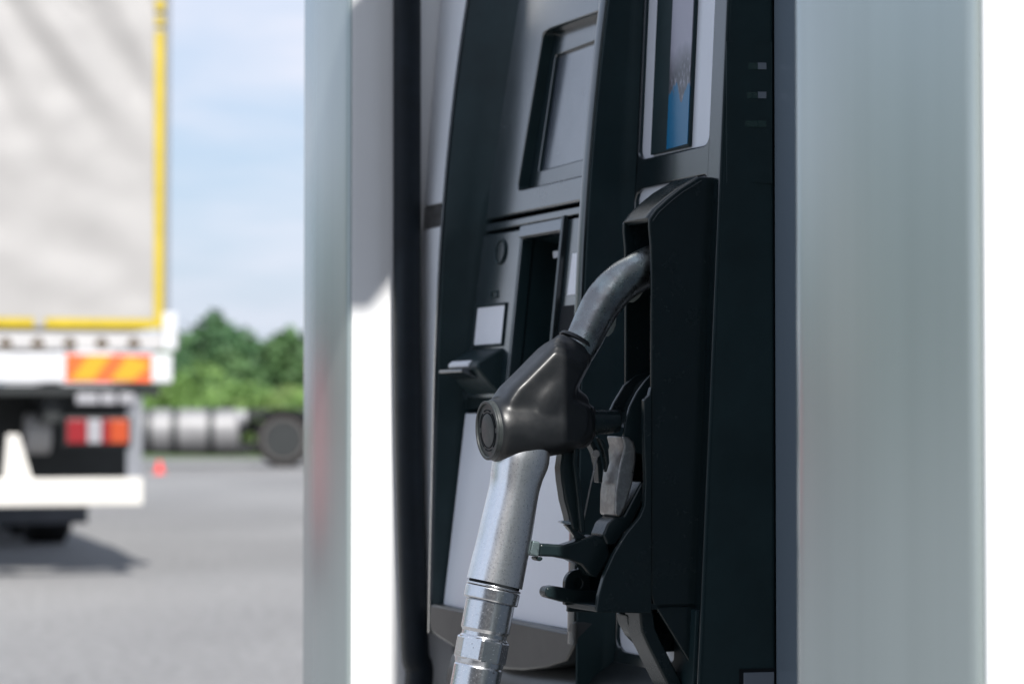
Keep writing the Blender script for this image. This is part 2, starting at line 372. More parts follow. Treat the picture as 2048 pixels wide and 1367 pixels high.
# round lock button
bc = f_(1003, 503)
def disc(u0, z0, r, n=28): return [(u0 + r * math.cos(2 * math.pi * k / n), z0 + r * math.sin(2 * math.pi * k / n)) for k in range(n)]
bt = plate_d('lock_button', disc(*bc, .0118), [disc(*bc, .0095)], FA, FB, .006, 'plastic', parent=reader, bevel=.0008, lift=.0022)
plate_d('button_face', disc(*bc, .0092), [], FA, FB, .006, 'plastic_satin', parent=reader, bevel=.0012, lift=.0012)
mk = [f_(982, 582), f_(982, 597), f_(997, 595), f_(997, 580)]
def inset(q, d): 
    c = (sum(p[0] for p in q) / 4, sum(p[1] for p in q) / 4); return [(p[0] + (c[0] - p[0]) * d, p[1] + (c[1] - p[1]) * d) for p in q]
plate_d('card_mark', mk, [inset(mk, .3)], FA, FB, .002, 'plastic', parent=reader, bevel=.0003, lift=.0009)
lq = [f_(957, 614), f_(948, 690), f_(1004, 688), f_(1013, 609)]
lc = ((lq[0][0] + lq[1][0]) / 2, (lq[2][0] + lq[3][0]) / 2); lzz = ((lq[0][1] + lq[3][1]) / 2, (lq[1][1] + lq[2][1]) / 2)
lbl = [(lc[0], lzz[1]), (lc[1], lzz[1]), (lc[1], lzz[0]), (lc[0], lzz[0])]
plate_d('label_frame', [(lc[0] - .002, lzz[1] - .002), (lc[1] + .002, lzz[1] - .002), (lc[1] + .002, lzz[0] + .002), (lc[0] - .002, lzz[0] + .002)], [lbl], FA, FB, .004, 'plastic', parent=reader, bevel=.0006, lift=.0018)
plate_d('blank_label', [(p.x, p.y) for p in round_poly([Vector((*q, 0)) for q in inset(lbl, .03)], .002)], [], FA, FB, .002, 'label', parent=reader, bevel=.0003, lift=.0008)
# card reader snout: wedge with a lip, standing proud of the panel
cu0, cu1 = lc[0] - .003, lc[1] + .004
ctz = lzz[1] - .004
def wedge(prof_pts, u0, u1, taper=0.0):
    return MB().loft([[Lc(u0, n_, z_) for n_, z_ in prof_pts], [Lc(u1, n_, z_) for n_, z_ in prof_pts]])
nb = FA + FB * ctz
snout = part(wedge([(nb - .02, ctz), (nb + .002, ctz), (nb + .024, ctz - .012), (nb + .026, ctz - .018), (nb + .012, ctz - .034), (nb + .002, ctz - .043), (nb - .02, ctz - .043)], cu0, cu1), 'card_reader', 'plastic', bevel=.003, seg=3)
part(wedge([(nb + .012, ctz - .0195), (nb + .034, ctz - .0185), (nb + .035, ctz - .0200), (nb + .035, ctz - .0212), (nb + .016, ctz - .028)], cu0 + .004, cu1 - .014), 'reader_lip', 'plastic_satin', parent=snout, bevel=.0008)
part(wedge([(nb + .0225, ctz - .0105), (nb + .0262, ctz - .0135), (nb + .0262, ctz - .0165), (nb + .02, ctz - .0165)], cu0 + .006, cu1 - .020), 'card_slot_edge', 'label', parent=snout, bevel=.0005)
for k in range(12):
    u_ = cu0 + .004 + k * (cu1 - cu0 - .008) / 11
    zr = ctz - .048; nn = FA + FB * zr
    part(MB().box((u_ - .0007, -nn - .0022, zr - .006), (u_ + .0007, -nn + .004, zr + .004)), 'grille_rib', 'plastic', parent=reader)
# reader panel, right half with the receipt recess
hz_t = f_(1045, 478)[1]; hu0 = ub + .0012
hu1 = f_(1131, 466)[0]
hb = f_(1060, 775)[1]
rr = [(ub + .0006, lowz), (UPR, lowz), (UPR, sz - .0012), (ub + .0006, sz - .0012)]
hole2 = [(hu0 + .003, hb), (hu1, hb), (hu1, hz_t), (hu0 + .003, hz_t)]
rp_ = plate_d('receipt_panel', rr, [hole2], FA, FB, .012, 'gloss_panel', bevel=.002, lift=.0004, seg=3)
def on_f(U, z, lift=0): return Lc(U, FA + FB * z + lift, z)
mb = MB()
nbk = -.045
a_, b_, c_, d_ = hole2
mb.add([on_f(a_[0], a_[1], -.012), on_f(b_[0], b_[1], -.012), on_f(c_[0], c_[1], -.012), on_f(d_[0], d_[1], -.012),
        on_f(a_[0], a_[1] + .01, -.05), on_f(b_[0], b_[1] + .01, -.05), on_f(c_[0], c_[1] - .006, -.05), on_f(d_[0], d_[1] - .006, -.05)],
       [(0, 1, 5, 4), (1, 2, 6, 5), (2, 3, 7, 6), (3, 0, 4, 7), (4, 5, 6, 7)])
part(mb, 'receipt_recess', 'plastic', parent=rp_, smooth=False)
# slanting paper chute at the foot of the recess
mb = MB().prism([on_f(hu0 + .02, hb + .004, -.03), on_f(hu1 - .002, hb + .004, -.006), on_f(hu1 - .002, hb + .075, -.010), on_f(hu1 - .010, hb + .075, -.014)], (0, .002, 0))
part(mb, 'paper_chute', 'panel', parent=rp_)
# door frame round the recess: top bar and right bar
part(MB().loft([[on_f(U, z, l) for (z, l) in ((hz_t + .001, .000), (hz_t + .001, .0045), (hz_t + .012, .003), (hz_t + .013, .000))] for U in (hu0 + .002, hu1 + .004)]), 'door_top_bar', 'gloss_panel', parent=rp_, bevel=.0012)
part(MB().loft([[on_f(U, z, l) for (U, l) in ((hu1 - .0002, .0005), (hu1 + .0006, .0058), (hu1 + .0044, .0052), (hu1 + .0052, .0005))] for z in (hb + .002, hz_t + .0138)]), 'door_side_bar', 'plastic_satin', parent=rp_, bevel=.0010)
part(MB().loft([[on_f(hu0 + .028, z, -.02), on_f(hu1 - .004, z, -.02), on_f(hu1 - .004, z - .004, -.021), on_f(hu0 + .028, z - .004, -.021)] for z in (hz_t - .014, hz_t - .012)]), 'roller_edge', 'panel', parent=rp_)
wl_ = f_(1137, 590)
plate_d('side_label', [(wl_[0], wl_[1]), (UPR - .0005, wl_[1]), (UPR - .0005, wl_[1] + .035), (wl_[0] + .0025, wl_[1] + .035)], [], FA, FB, .001, 'label', parent=rp_, bevel=.0002, lift=.0012)
lz = f_(1120, 612)[1]
plate_d('lower_side_block', [(hu1 + .008, lowz + .01), (UPR - .001, lowz + .01), (UPR - .001, lz), (hu1 + .008, lz)], [], FA, FB, .004, 'void', parent=rp_, bevel=.001, lift=.0012)
# pale lower panel
pz0l, pz1l = f_(884, 1210), f_(1132, 1257)
ptz = f_(928, 826)[1]
pale = plate_d('pale_lower_panel', [(f_(884, 1210)[0], pz0l[1] - .001), (UPR - .001, pz1l[1]), (UPR - .001, ptz), (f_(928, 826)[0], ptz)], [], FA, FB, .004, 'panel', bevel=.0012, lift=-.001)
# dark backing behind the tray so that the gaps read black
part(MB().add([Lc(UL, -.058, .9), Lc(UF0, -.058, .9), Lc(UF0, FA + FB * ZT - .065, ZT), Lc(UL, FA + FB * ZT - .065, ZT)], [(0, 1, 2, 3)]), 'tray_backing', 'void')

# --- right-hand tray: frame with two openings, pale panels behind, display
def r_(px, py, d=0.0): return uz(px, py, RA + d, RB)
RU0, RU1 = UF1 + .0035, .112
dl = r_(1283, 0)[0]; dl = -.0385 + .006
dbl, dbr = r_(1268, 322), r_(1412, 288)
dR = r_(1418, 250)[0]
bar_t = (dbl[1] + dbr[1]) / 2 
d_hole = [(p.x, p.y) for p in round_poly([Vector((q[0], q[1], 0)) for q in [(dl, ZT - .05), (dl, bar_t), (dR, bar_t), (dR, ZT - .05)]], [.004, .010, .010, .004])]
bt_top = r_(1285, 377)[1]; bt_bot = r_(1262, 1306)[1]
b_hole = [(p.x, p.y) for p in round_poly([Vector((q[0], q[1], 0)) for q in [(dl - .002, bt_top), (dl - .002, bt_bot), (dR, bt_bot), (dR, bt_top)]], [.012, .016, .016, .006])]
tray = plate_d('nozzle_tray_frame', [(RU0, .86), (RU1, .86), (RU1, ZT), (RU0, ZT)], [d_hole, b_hole], RA, RB, .012, 'plastic_satin', bevel=.0022, seg=3)
plate_d('display_panel', [(RU0 + .001, bar_t - .006), (RU1 - .003, bar_t - .006), (RU1 - .003, ZT), (RU0 + .001, ZT)], [], RA, RB, .003, 'panel', parent=tray, bevel=.0004, lift=-.0035)
plate_d('holster_panel', [(RU0 + .001, .87), (RU1 - .003, .87), (RU1 - .003, bar_t - .008), (RU0 + .001, bar_t - .008)], [], RA, RB, .003, 'panel', parent=tray, bevel=.0004, lift=-.0035)
# display window
wq0 = r_(1300, 310); wq1 = r_(1376, 293); wq2 = r_(1395, 0)
wu0 = wq0[0]; wu1 = wq1[0]; wz = (wq0[1] + wq1[1]) / 2
dw = plate_d('display_window', [(wu0, wz), (wu1, wz), (wu1, ZT - .07), (wu0, ZT - .07)], [], RA, RB, .003, 'plastic', parent=tray, bevel=.0004, lift=-.0005)
us = wu0 + (wu1 - wu0) * .44
bz = r_(1350, 165)[1]
# display pane: blue print at the foot, grime above, sky reflection painted lilac
def grime_and_reflection(z0, z1):
    m = mat('grimy_reflection_pane', (.2, .2, .25), .16, spec=.6); nt = m.node_tree; L = nt.links; b = nt.nodes['Principled BSDF']
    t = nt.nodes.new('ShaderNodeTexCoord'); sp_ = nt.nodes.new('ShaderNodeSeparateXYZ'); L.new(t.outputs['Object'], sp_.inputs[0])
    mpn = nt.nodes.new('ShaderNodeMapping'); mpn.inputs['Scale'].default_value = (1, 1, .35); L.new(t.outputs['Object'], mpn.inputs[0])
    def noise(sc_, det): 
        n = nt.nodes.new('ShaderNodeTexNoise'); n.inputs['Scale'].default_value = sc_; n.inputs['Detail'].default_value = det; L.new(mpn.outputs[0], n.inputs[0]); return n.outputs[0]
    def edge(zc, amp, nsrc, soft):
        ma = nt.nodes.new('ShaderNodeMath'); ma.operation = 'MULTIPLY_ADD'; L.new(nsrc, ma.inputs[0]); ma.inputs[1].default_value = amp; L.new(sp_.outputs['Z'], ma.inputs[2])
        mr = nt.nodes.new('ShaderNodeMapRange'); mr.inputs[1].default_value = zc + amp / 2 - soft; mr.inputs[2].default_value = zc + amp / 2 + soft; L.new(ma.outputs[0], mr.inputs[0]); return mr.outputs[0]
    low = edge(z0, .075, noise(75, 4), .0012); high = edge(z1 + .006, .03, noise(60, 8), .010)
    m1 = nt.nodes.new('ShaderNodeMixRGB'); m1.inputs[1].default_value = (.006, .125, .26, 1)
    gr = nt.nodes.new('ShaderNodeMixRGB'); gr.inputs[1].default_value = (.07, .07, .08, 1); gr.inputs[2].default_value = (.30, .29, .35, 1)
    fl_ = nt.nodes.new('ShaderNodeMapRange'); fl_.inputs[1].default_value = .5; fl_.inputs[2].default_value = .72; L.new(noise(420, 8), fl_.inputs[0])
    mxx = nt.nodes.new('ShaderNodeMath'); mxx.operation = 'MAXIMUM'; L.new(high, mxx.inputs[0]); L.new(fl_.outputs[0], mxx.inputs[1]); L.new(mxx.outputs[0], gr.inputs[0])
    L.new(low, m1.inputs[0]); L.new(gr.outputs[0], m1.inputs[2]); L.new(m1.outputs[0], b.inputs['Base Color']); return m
M['grime_and_reflection'] = grime_and_reflection(wz + .046 - .15, wz + .066 - .15)
plate_d('display_glass', [(us, wz + .0015), (wu1 - .0012, wz + .0022), (wu1 - .0012, ZT - .08), (us, ZT - .08)], [], RA, RB, .001, 'grime_and_reflection', parent=tray, bevel=0, lift=.0002)

# right flank of the housing with panel seams and vent slots
FU = RU1
def nf(z): return RA + RB * z
NB = on_u(1549, 700, FU + .010).y
part(MB().add([Lc(FU - .0005, nf(.80) - .0005, .80), Lc(FU + .010, NB, .80), Lc(FU + .010, NB, ZT), Lc(FU - .0005, nf(ZT) - .0005, ZT),
               Lc(FU - .02, nf(.80) - .006, .80), Lc(FU - .02, NB - .02, .80), Lc(FU - .02, NB - .02, ZT), Lc(FU - .02, nf(ZT) - .006, ZT)],
              [(0, 1, 2, 3), (4, 7, 6, 5), (0, 3, 7, 4), (1, 5, 6, 2), (3, 2, 6, 7), (0, 4, 5, 1)]), 'flank_panel', 'plastic', bevel=.003, seg=3)
def on_flank(px, py):
    # plane through (FU, nf) and (FU+.010, NB)
    U = FU
    for _ in range(6):
        q = on_u(px, py, U); t = (q.y - nf(q.z)) / (NB - nf(q.z)); U = FU + .010 * t
    return q
def flank_quad(px0, py0, px1, py1, lift=.0006, drop=0.12):
    P_ = [on_flank(px0, py0), on_flank(px1, py0), on_flank(px1, py1), on_flank(px0, py1)]
    zt = (P_[0].z + P_[1].z) / 2; zb = (P_[2].z + P_[3].z) / 2
    return [Lc(P_[0].x + lift, P_[0].y, zt), Lc(P_[1].x + lift, P_[1].y, zt), Lc(P_[2].x + lift, P_[2].y, zb), Lc(P_[3].x + lift, P_[3].y, zb)]
part(MB().prism(flank_quad(1452, 84, 1544, 366, .0009), (-.002, 0, 0)), 'vent_cover', 'plastic', bevel=.0004)
for y0 in (126, 184, 241):
    v_ = part(MB().prism(flank_quad(1468, y0, 1514, y0 + 13, .0014), (-.001, 0, 0)), 'vent_slot', 'vent')
    part(MB().prism(flank_quad(1514.5, y0, 1531, y0 + 13, .0014), (-.001, 0, 0)), 'vent_slot_end', 'vent_end' if y0 < 230 else 'vent', parent=v_)
fq = flank_quad(1486, 1343, 1547, 1420, .0014)
rc = part(MB().prism(flank_quad(1478, 1336, 1549, 1430, .0010), (-.001, 0, 0)), 'flank_recess', 'void')
part(MB().prism(fq, (-.0012, 0, 0)), 'latch_plate', 'vent_end', parent=rc, bevel=.0005)
# recessed glossy strip between housing and column
part(MB().box((FU + .0105, -NB, .15), (.60, -NB + .012, 2.2)), 'glossy_back_panel', 'glossy_strip', bevel=.001)
# lower fairing, curving outwards below the trays
def fair(U):
    pts = [(-.040, .935), (-.038, .92), (-.033, .908), (-.024, .899), (-.014, .892), (-.006, .882), (-.001, .865), (.0, .80), (.0, .16), (-.2, .16), (-.2, .935)]
    return [Lc(U, n_, z_) for n_, z_ in pts]
part(MB().loft([fair(-.335 + k * (.056 + .335) / 10) for k in range(11)]), 'lower_fairing', 'frame')
part(MB().box((CU + .0016, .074, .15), (-.336, .10, .90)), 'base_side_panel', 'base_grey')
part(MB().box((CU + .0016, .125, .91), (-.372, .22, 2.2)), 'rear_filler', 'plastic')
part(MB().box((-.37, .17, .16), (.60, .30, 2.3)), 'core_cabinet', 'plastic')

# pale panels of the neighbouring tray, between the left column and the ridge
pA = on_u(847, 393, CU); pB = on_u(880, 0, CU)
AB = (pB.y - pA.y) / (pB.z - pA.z); AA = pA.y - AB * pA.z
def a_(px, py): return uz(px, py, AA, AB)
bz0, bz1 = a_(866, 409)[1], a_(866, 456)[1]
AU0, AU1 = CU + .0018, -.372
def rr_(q, rads): return [(p.x, p.y) for p in round_poly([Vector((*x, 0)) for x in q], rads)]
plate_d('neighbour_display_panel', rr_([(AU0 + .001, bz0), (AU1, bz0), (AU1, ZT), (AU0 + .001, ZT)], [.010, 0, 0, 0]), [], AA, AB, .004, 'pale_metal', bevel=.0008)
plate_d('neighbour_crossbar', [(AU0, bz1 + .0008), (-.405, bz1 + .0008), (-.405, bz0 - .0008), (AU0, bz0 - .0008)], [], AA, AB, .012, 'lever', bevel=.001, lift=-.001)
plate_d('neighbour_holster_panel', rr_([(AU0 + .001, .912), (AU1, .912), (AU1, bz1), (AU0 + .001, bz1)], [0, 0, 0, .010]), [], AA + AB * bz1, 0, .004, 'pale_metal', bevel=.0008)

# --- the two silver columns
def column(name, secs_un, z0, z1, m='column'):
    mb = MB(); mb.loft([[Lc(U, N, z) for U, N in secs_un] for z in (z0, z1)])
    return part(mb, name, m, smooth=True, angle=50)
def dcurve(uc, nc, w, depth, bulge, r, n=26, back=-.30):
    """end face at U = uc, gently bulging side, far end rolled away"""
    pts = [(uc, back), (uc, nc - .0035), (uc - .0012, nc - .0012), (uc - .0035, nc)]
    for k in range(1, n + 1):
        t = k / n; U = uc - .0035 - (w - r - .0035) * t
        pts.append((U, nc + bulge * math.sin(t * 1.5) - depth * t * t))
    n1 = pts[-1][1]; u1 = pts[-1][0]
    for k in range(1, 13):
        w_ = math.pi / 2 * k / 12; pts.append((u1 - r * math.sin(w_), n1 - r * (1 - math.cos(w_)) * 1.25))
    pts.append((pts[-1][0], back))
    return pts
rcN = .1406; rcU = on_p(1955, 683, rcN).x
COLR = dcurve(rcU, rcN, .2115, .009, .006, .038)
column('column', COLR, .15, 2.6)
part(MB().box((rcU + .0002, -(rcN - .003), .15), (rcU + .003, .29, 2.6)), 'sunlit_end_face', 'end_sunlit', bevel=.001)  # thin sheet carrying the painted sun brightness of the end face
lcU = on_u(697, 683, CU)
COLL = dcurve(CU, lcU.y, .192, .010, .004, .035)
column('column', COLL, .15, 2.6)
part(MB().box((CU + .0002, -(lcU.y - .003), .15), (CU + .0015, .29, 2.6)), 'sunlit_end_face', 'end_sunlit', bevel=.0005)
# unseen box added on the right column, profiled to shadow the far end face
part(MB().prism([Lc(rcU - .10, *q) for q in ((.28, 2.556), (.199, 2.556), (.170, 2.592), (.06, 2.69), (.06, 2.79), (.18, 2.68), (.221, 2.64), (.28, 2.60))], (.2, 0, 0)), 'shadow_box', 'column', bevel=.006, seg=3)

# --- nozzle holster (boot)
BU0, BU1 = .052, .100
def bN(px, py): return on_u(px, py, BU1)
rimN = bN(1303, 700).y
hood = [bN(1303, 1190), bN(1303, 1000), bN(1303, 700), bN(1303, 560), bN(1303, 500), bN(1301, 468), bN(1296, 446), bN(1302, 430)]
# outline of the holster flank in (N, z), from the lower chamfer up the front rim and over the hood
fl = [bN(1400, 1368), bN(1386, 1335), bN(1330, 1243), bN(1306, 1205), bN(1302, 1185), bN(1303, 1000), bN(1303, 700), bN(1303, 540), bN(1302, 490), bN(1299, 455), bN(1299, 436),
      bN(1312, 418), bN(1335, 397), bN(1360, 377), bN(1385, 362), bN(1399, 353)]
FLn = [(q.y, q.z) for q in fl]
def inner(t):   # hood section, shrunk for the inside of the shell
    return [(n_ - t * .6, z_ - t) for n_, z_ in FLn]
backn = lambda z: RA + RB * z - .004
boot = thing
def shell_side(u0, u1, pts, name, parent, m='boot', bevel=.0015):
    poly = [Lc(u0, n_, z_) for n_, z_ in pts]
    return part(MB().prism(poly, (u1 - u0, 0, 0)), name, m, parent=parent, bevel=bevel, seg=3)
TH = .0035
side_poly = FLn + [(backn(FLn[-1][1]), FLn[-1][1]), (backn(FLn[0][1]), FLn[0][1])]
# the hood: a rounded arch swept along the hood line
mb = MB(); secs = []
hl = FLn[8:]                      # rim top ... back
def arch(n_, z_, nrm, w0, w1, r, k=8):
    pts = []
    return pts
# outer skin: for each station along the flank outline give a U-section that rounds into the top
base_side = shell_side(BU1 - TH, BU1, side_poly, 'holster_flank', D, bevel=.0017)
left_poly = [(n_, z_) for n_, z_ in FLn if z_ > .935]
left_poly = left_poly + [(backn(left_poly[-1][1]), left_poly[-1][1]), (backn(left_poly[0][1]), left_poly[0][1])]
shell_side(BU0, BU0 + TH, left_poly, 'holster_inner_flank', D, bevel=.0012)
# roof sheet following the hood line, thicker at the lip
st = FLn[10:]
mb = MB(); secs = []
NU = 14
for i, (n_, z_) in enumerate(st):
    a0 = Vector(st[max(i - 1, 0)]); a1 = Vector(st[min(i + 1, len(st) - 1)]); t = (a1 - a0).normalized(); nr = Vector((-t.y, t.x))
    if nr.x < 0 and nr.y < 0: nr = -nr
    if nr.dot(Vector((1, 1))) < 0: nr = -nr
    ring = []
    for k in range(NU + 1):
        w = k / NU; U = BU0 - .0004 + (BU1 - BU0 + .0008) * w
        e = min(w, 1 - w) * (BU1 - BU0); rad = .005
        drop = 0 if e > rad else rad - math.sqrt(max(0, rad * rad - (rad - e) ** 2))
        q = Vector((n_, z_)) + nr * (.0008 - drop * .85); ring.append(Lc(U, q.x, q.y))
    for k in range(NU, -1, -1):
        w = k / NU; U = BU0 + .0028 + (BU1 - BU0 - .0056) * w
        e = min(w, 1 - w) * (BU1 - BU0); rad = .004
        drop = 0 if e > rad else rad - math.sqrt(max(0, rad * rad - (rad - e) ** 2))
        q = Vector((n_, z_)) - nr * (.0040 + drop * .8); ring.append(Lc(U, q.x, q.y))
    secs.append(ring)
mb.loft(secs)
part(mb, 'holster_hood', 'boot', smooth=True, angle=60)
part(MB().box((BU0 + .002, .062, .93), (BU1 - .002, .066, 1.27)), 'holster_back', 'void')
# sloping lower chin and the lit tongue below the flank
ch = [on_u(1284, 1222, BU1 - .004), on_u(1288, 1262, BU1 - .004), on_u(1300, 1290, BU1 - .004), on_u(1320, 1330, BU1 - .004), on_u(1345, 1380, BU1 - .004)]
mb = MB(); mb.loft([[Lc(U, q.y, q.z) for q in ch] + [Lc(U, q.y - .012, q.z + .002) for q in reversed(ch)] for U in (BU0 + .012, BU1 - .008)])
part(mb, 'holster_tongue', 'boot', bevel=.002)
hull = [on_u(1232, 1222, BU0), on_u(1236, 1245, BU0), on_u(1250, 1270, BU0), on_u(1268, 1288, BU0), on_u(1284, 1300, BU0)]
shell_side(BU0 - .002, BU0 + .020, [(q.y, q.z) for q in hull] + [(backn(.92), hull[-1].z), (backn(.95), hull[0].z)], 'holster_chin', D, bevel=.003)
plate_d('holster_skirt', [(BU0 + .006, .80), (RU1 - .004, .80), (RU1 - .004, .955), (BU0 + .022, .955), (BU0 + .022, .915), (BU0 + .006, .905)], [], RA, RB, .006, 'plastic', bevel=.001, lift=.0025)
# cradle that carries the nozzle's foot
crd = [on_u(*q, BU1) for q in [(1302, 772), (1297, 790), (1287, 799), (1286, 860), (1290, 960), (1288, 1010), (1279, 1032), (1250, 1068), (1226, 1108), (1207, 1150), (1196, 1190), (1191, 1223), (1302, 1226)]]
crd_p = [(q.y, q.z) for q in crd]
cradle = shell_side(BU1 - .004, BU1 + .0016, crd_p, 'nozzle_cradle', D, bevel=.0012)
crl = [on_u(*q, BU0) for q in [(1222, 1000), (1192, 1060), (1165, 1110), (1142, 1160), (1133, 1205), (1131, 1222), (1245, 1224), (1245, 1000)]]
shell_side(BU0, BU0 + .004, [(q.y, q.z) for q in crl], 'cradle_wall', D, bevel=.0012)
zb_ = crd[-2].z
part(MB().prism([Lc(BU0, crl[5].y, zb_), Lc(BU1, crd[-2].y, zb_), Lc(BU1, -.035, zb_), Lc(BU0, -.035, zb_)], (0, 0, .005)), 'cradle_floor', 'boot', bevel=.0012)
# guide ribs above the trigger
def ribbon(pxs, U, w, depth, name, m='boot'):
    P_ = [on_u(*q, U) for q in pxs]
    mb = MB(); mb.loft([[Lc(U - w / 2, q.y, q.z), Lc(U + w / 2, q.y, q.z), Lc(U + w / 2, q.y - depth, q.z - depth * .2), Lc(U - w / 2, q.y - depth, q.z - depth * .2)] for q in P_])
    return part(mb, name, m, bevel=.0008)
ribbon([(1212, 835), (1227, 803), (1247, 770), (1268, 751), (1292, 742), (1310, 740)], BU0 + .006, .004, .03, 'guide_rib')
ribbon([(1246, 900), (1246, 870), (1250, 842), (1258, 812), (1272, 784), (1288, 762), (1304, 744)], BU1 - .014, .003, .03, 'guide_rib')
mb = MB()
ra_ = [on_u(*q, BU0 + .006) for q in [(1222, 850), (1240, 800), (1262, 765), (1292, 745)]]; rb_ = [on_u(*q, BU1 - .014) for q in [(1246, 868), (1258, 812), (1274, 782), (1304, 744)]]
mb.loft([[Lc(q.x, q.y - .004, q.z) for q in ra_], [Lc((q.x + s.x) / 2, (q.y + s.y) / 2 - .012, (q.z + s.z) / 2) for q, s in zip(ra_, rb_)], [Lc(q.x, q.y - .003, q.z) for q in rb_]], closed=False)
part(mb, 'guide_saddle', 'boot', smooth=True, angle=70)
# padlock hasp on the cradle
hc = on_u(1156, 1166, BU0 + .008)
hp = [(hc.y + .0105 * math.cos(w), hc.z + .0105 * math.sin(w)) for w in [math.pi * k / 14 for k in range(15)]]
hp = hp + [(hc.y - .0105, hc.z - .016), (hc.y + .0105, hc.z - .016)]
bmh = bmesh.new(); eds = []
for loop in (hp, [(hc.y + .0038 * math.cos(2 * math.pi * k / 16), hc.z + .0038 * math.sin(2 * math.pi * k / 16)) for k in range(16)]):
    vs = [bmh.verts.new(Lc(BU0 + .008, *p)) for p in loop]; eds += [bmh.edges.new((vs[i], vs[(i + 1) % len(vs)])) for i in range(len(vs))]
bmesh.ops.triangle_fill(bmh, use_beauty=True, edges=eds)
r_e = bmesh.ops.extrude_face_region(bmh, geom=bmh.faces[:]); bmesh.ops.translate(bmh, verts=[g_ for g_ in r_e['geom'] if isinstance(g_, bmesh.types.BMVert)], vec=(-.006, 0, 0))
bmesh.ops.recalc_face_normals(bmh, faces=bmh.faces); bmesh.ops.translate(bmh, verts=bmh.verts, vec=(0, 0, -.15))
me = bpy.data.meshes.new('padlock_hasp'); bmh.to_mesh(me); bmh.free()
hasp = finish('padlock_hasp', me, M['boot'], D, .001, 2)
bo = [on_u(*q, BU0 + .012) for q in [(1093, 1174), (1110, 1171), (1150, 1178), (1200, 1180), (1200, 1214), (1150, 1206), (1130, 1204), (1094, 1194), (1090, 1186)]]
part(MB().prism([Lc(q.x, q.y, q.z) for q in bo], (-.013, 0, 0)), 'hasp_bolt', 'boot', parent=hasp, bevel=.0022, seg=2)

# ------------------------------------------------------------------ the nozzle hanging in the holster
NUc = .076
def nz_(px, py, U=NUc): q = on_u(px, py, U); return Lc(q.x, q.y, q.z)
SC = 1.0 / 2745.0        # metres per photograph pixel at the nozzle
n0 = nz_(950, 1367)
w0 = wpt(n0.x, -n0.y, 0)
NZ = thing('fuel_nozzle', 'black and silver fuel nozzle hanging with its curved spout in the holster', 'nozzle', (w0.x, w0.y, n0.z), ROTZ)
def npart(mb, name, m, parent=None, **k): return mb.build(name, M[m], parent or NZ, origin=n0, **k)
def bez(pts, n):
    """Catmull-Rom through the points"""
    P_ = [Vector(p) for p in pts]; P_ = [P_[0] * 2 - P_[1]] + P_ + [P_[-1] * 2 - P_[-2]]; out = []
    for i in range(1, len(P_) - 2):
        for k in range(n):
            t = k / n; a, b, c, d = P_[i - 1:i + 3]
            out.append(.5 * ((2 * b) + (c - a) * t + (2 * a - 5 * b + 4 * c - d) * t * t + (3 * b - a - 3 * c + d) * t ** 3))
    out.append(P_[-2]); return out
sp = bez([nz_(1142, 726), nz_(1166, 682), nz_(1202, 610), nz_(1242, 565), nz_(1298, 533), nz_(1345, 513), nz_(1385, 500)], 6)
npart(MB().tube(sp, [(33.5 + min(7.5, k * .6)) * SC for k in range(len(sp))], 40, side=(1, 0, 0)), 'spout', 'steel')
cl1 = [nz_(*q, NUc - .010) for q in [(1256, 603), (1256, 596), (1272, 578), (1290, 560), (1290, 578), (1280, 594), (1268, 604)]]
npart(MB().prism(cl1, (-.004, 0, 0)), 'spout_clip', 'clip', bevel=.0006)
cl2 = [nz_(*q, NUc - .010) for q in [(1205, 672), (1208, 660), (1222, 642), (1234, 625), (1232, 650), (1226, 664), (1218, 672)]]
npart(MB().prism(cl2, (-.004, 0, 0)), 'spout_clip', 'clip', bevel=.0006)
# vinyl cover: sleeve and hub fused into one skin
def fuse(mbs, voxel, iters, name, m, parent, origin):
    mb = MB()
    for b in mbs: mb.add(b.v, b.f)
    me = bpy.data.meshes.new(name + '_raw'); me.from_pydata([tuple(v - Vector(origin)) for v in mb.v], [], mb.f)
    bm = bmesh.new(); bm.from_mesh(me); bmesh.ops.recalc_face_normals(bm, faces=bm.faces); bm.to_mesh(me); bm.free()
    o = bpy.data.objects.new('tmp', me); col.objects.link(o)
    r = o.modifiers.new('r', 'REMESH'); r.mode = 'VOXEL'; r.voxel_size = voxel
    s = o.modifiers.new('s', 'SMOOTH'); s.iterations = iters; s.factor = .5
    dg = bpy.context.evaluated_depsgraph_get(); me2 = bpy.data.meshes.new_from_object(o.evaluated_get(dg)); me2.name = name
    bpy.data.objects.remove(o); bpy.data.meshes.remove(me)
    me2.shade_smooth(); me2.materials.clear(); me2.materials.append(m)
    ob = bpy.data.objects.new(name, me2); col.objects.link(ob); ob.parent = parent; return ob
ca = nz_(981, 860); cb = nz_(1172, 851)
ax = (cb - ca).normalized()
hub = MB().tube([ca, ca + ax * .006, ca + (cb - ca) * .3, ca + (cb - ca) * .6, ca + (cb - ca) * .86, cb], [.0228, .0244, .0242, .0216, .0190, .0150], 40, side=(1, 0, 0))
slv = MB().tube(bez([nz_(1150, 688), nz_(1133, 716), nz_(1110, 750), nz_(1084, 790), nz_(1062, 838)], 4),
                [.0152, .0154, .0156, .0158, .0162, .0168, .0176, .0184, .0194, .0204, .0214, .0222, .0228, .0230, .0228, .0222, .0210], 40, side=(1, 0, 0), ratio=.95)
fil = MB().tube([nz_(1040, 792), nz_(1120, 800), nz_(1160, 822)], [.015, .016, .013], 32, side=(1, 0, 0))
OUT = [(1116, 678), (1186, 702), (1186, 722), (1160, 772), (1157, 798), (1190, 812), (1196, 836), (1192, 872), (1174, 895), (1100, 905), (1000, 920), (974, 906), (966, 870), (972, 824), (990, 800), (1024, 770), (1064, 731), (1086, 708)]
OUT = [(max(x, 1004), y) for x, y in OUT]
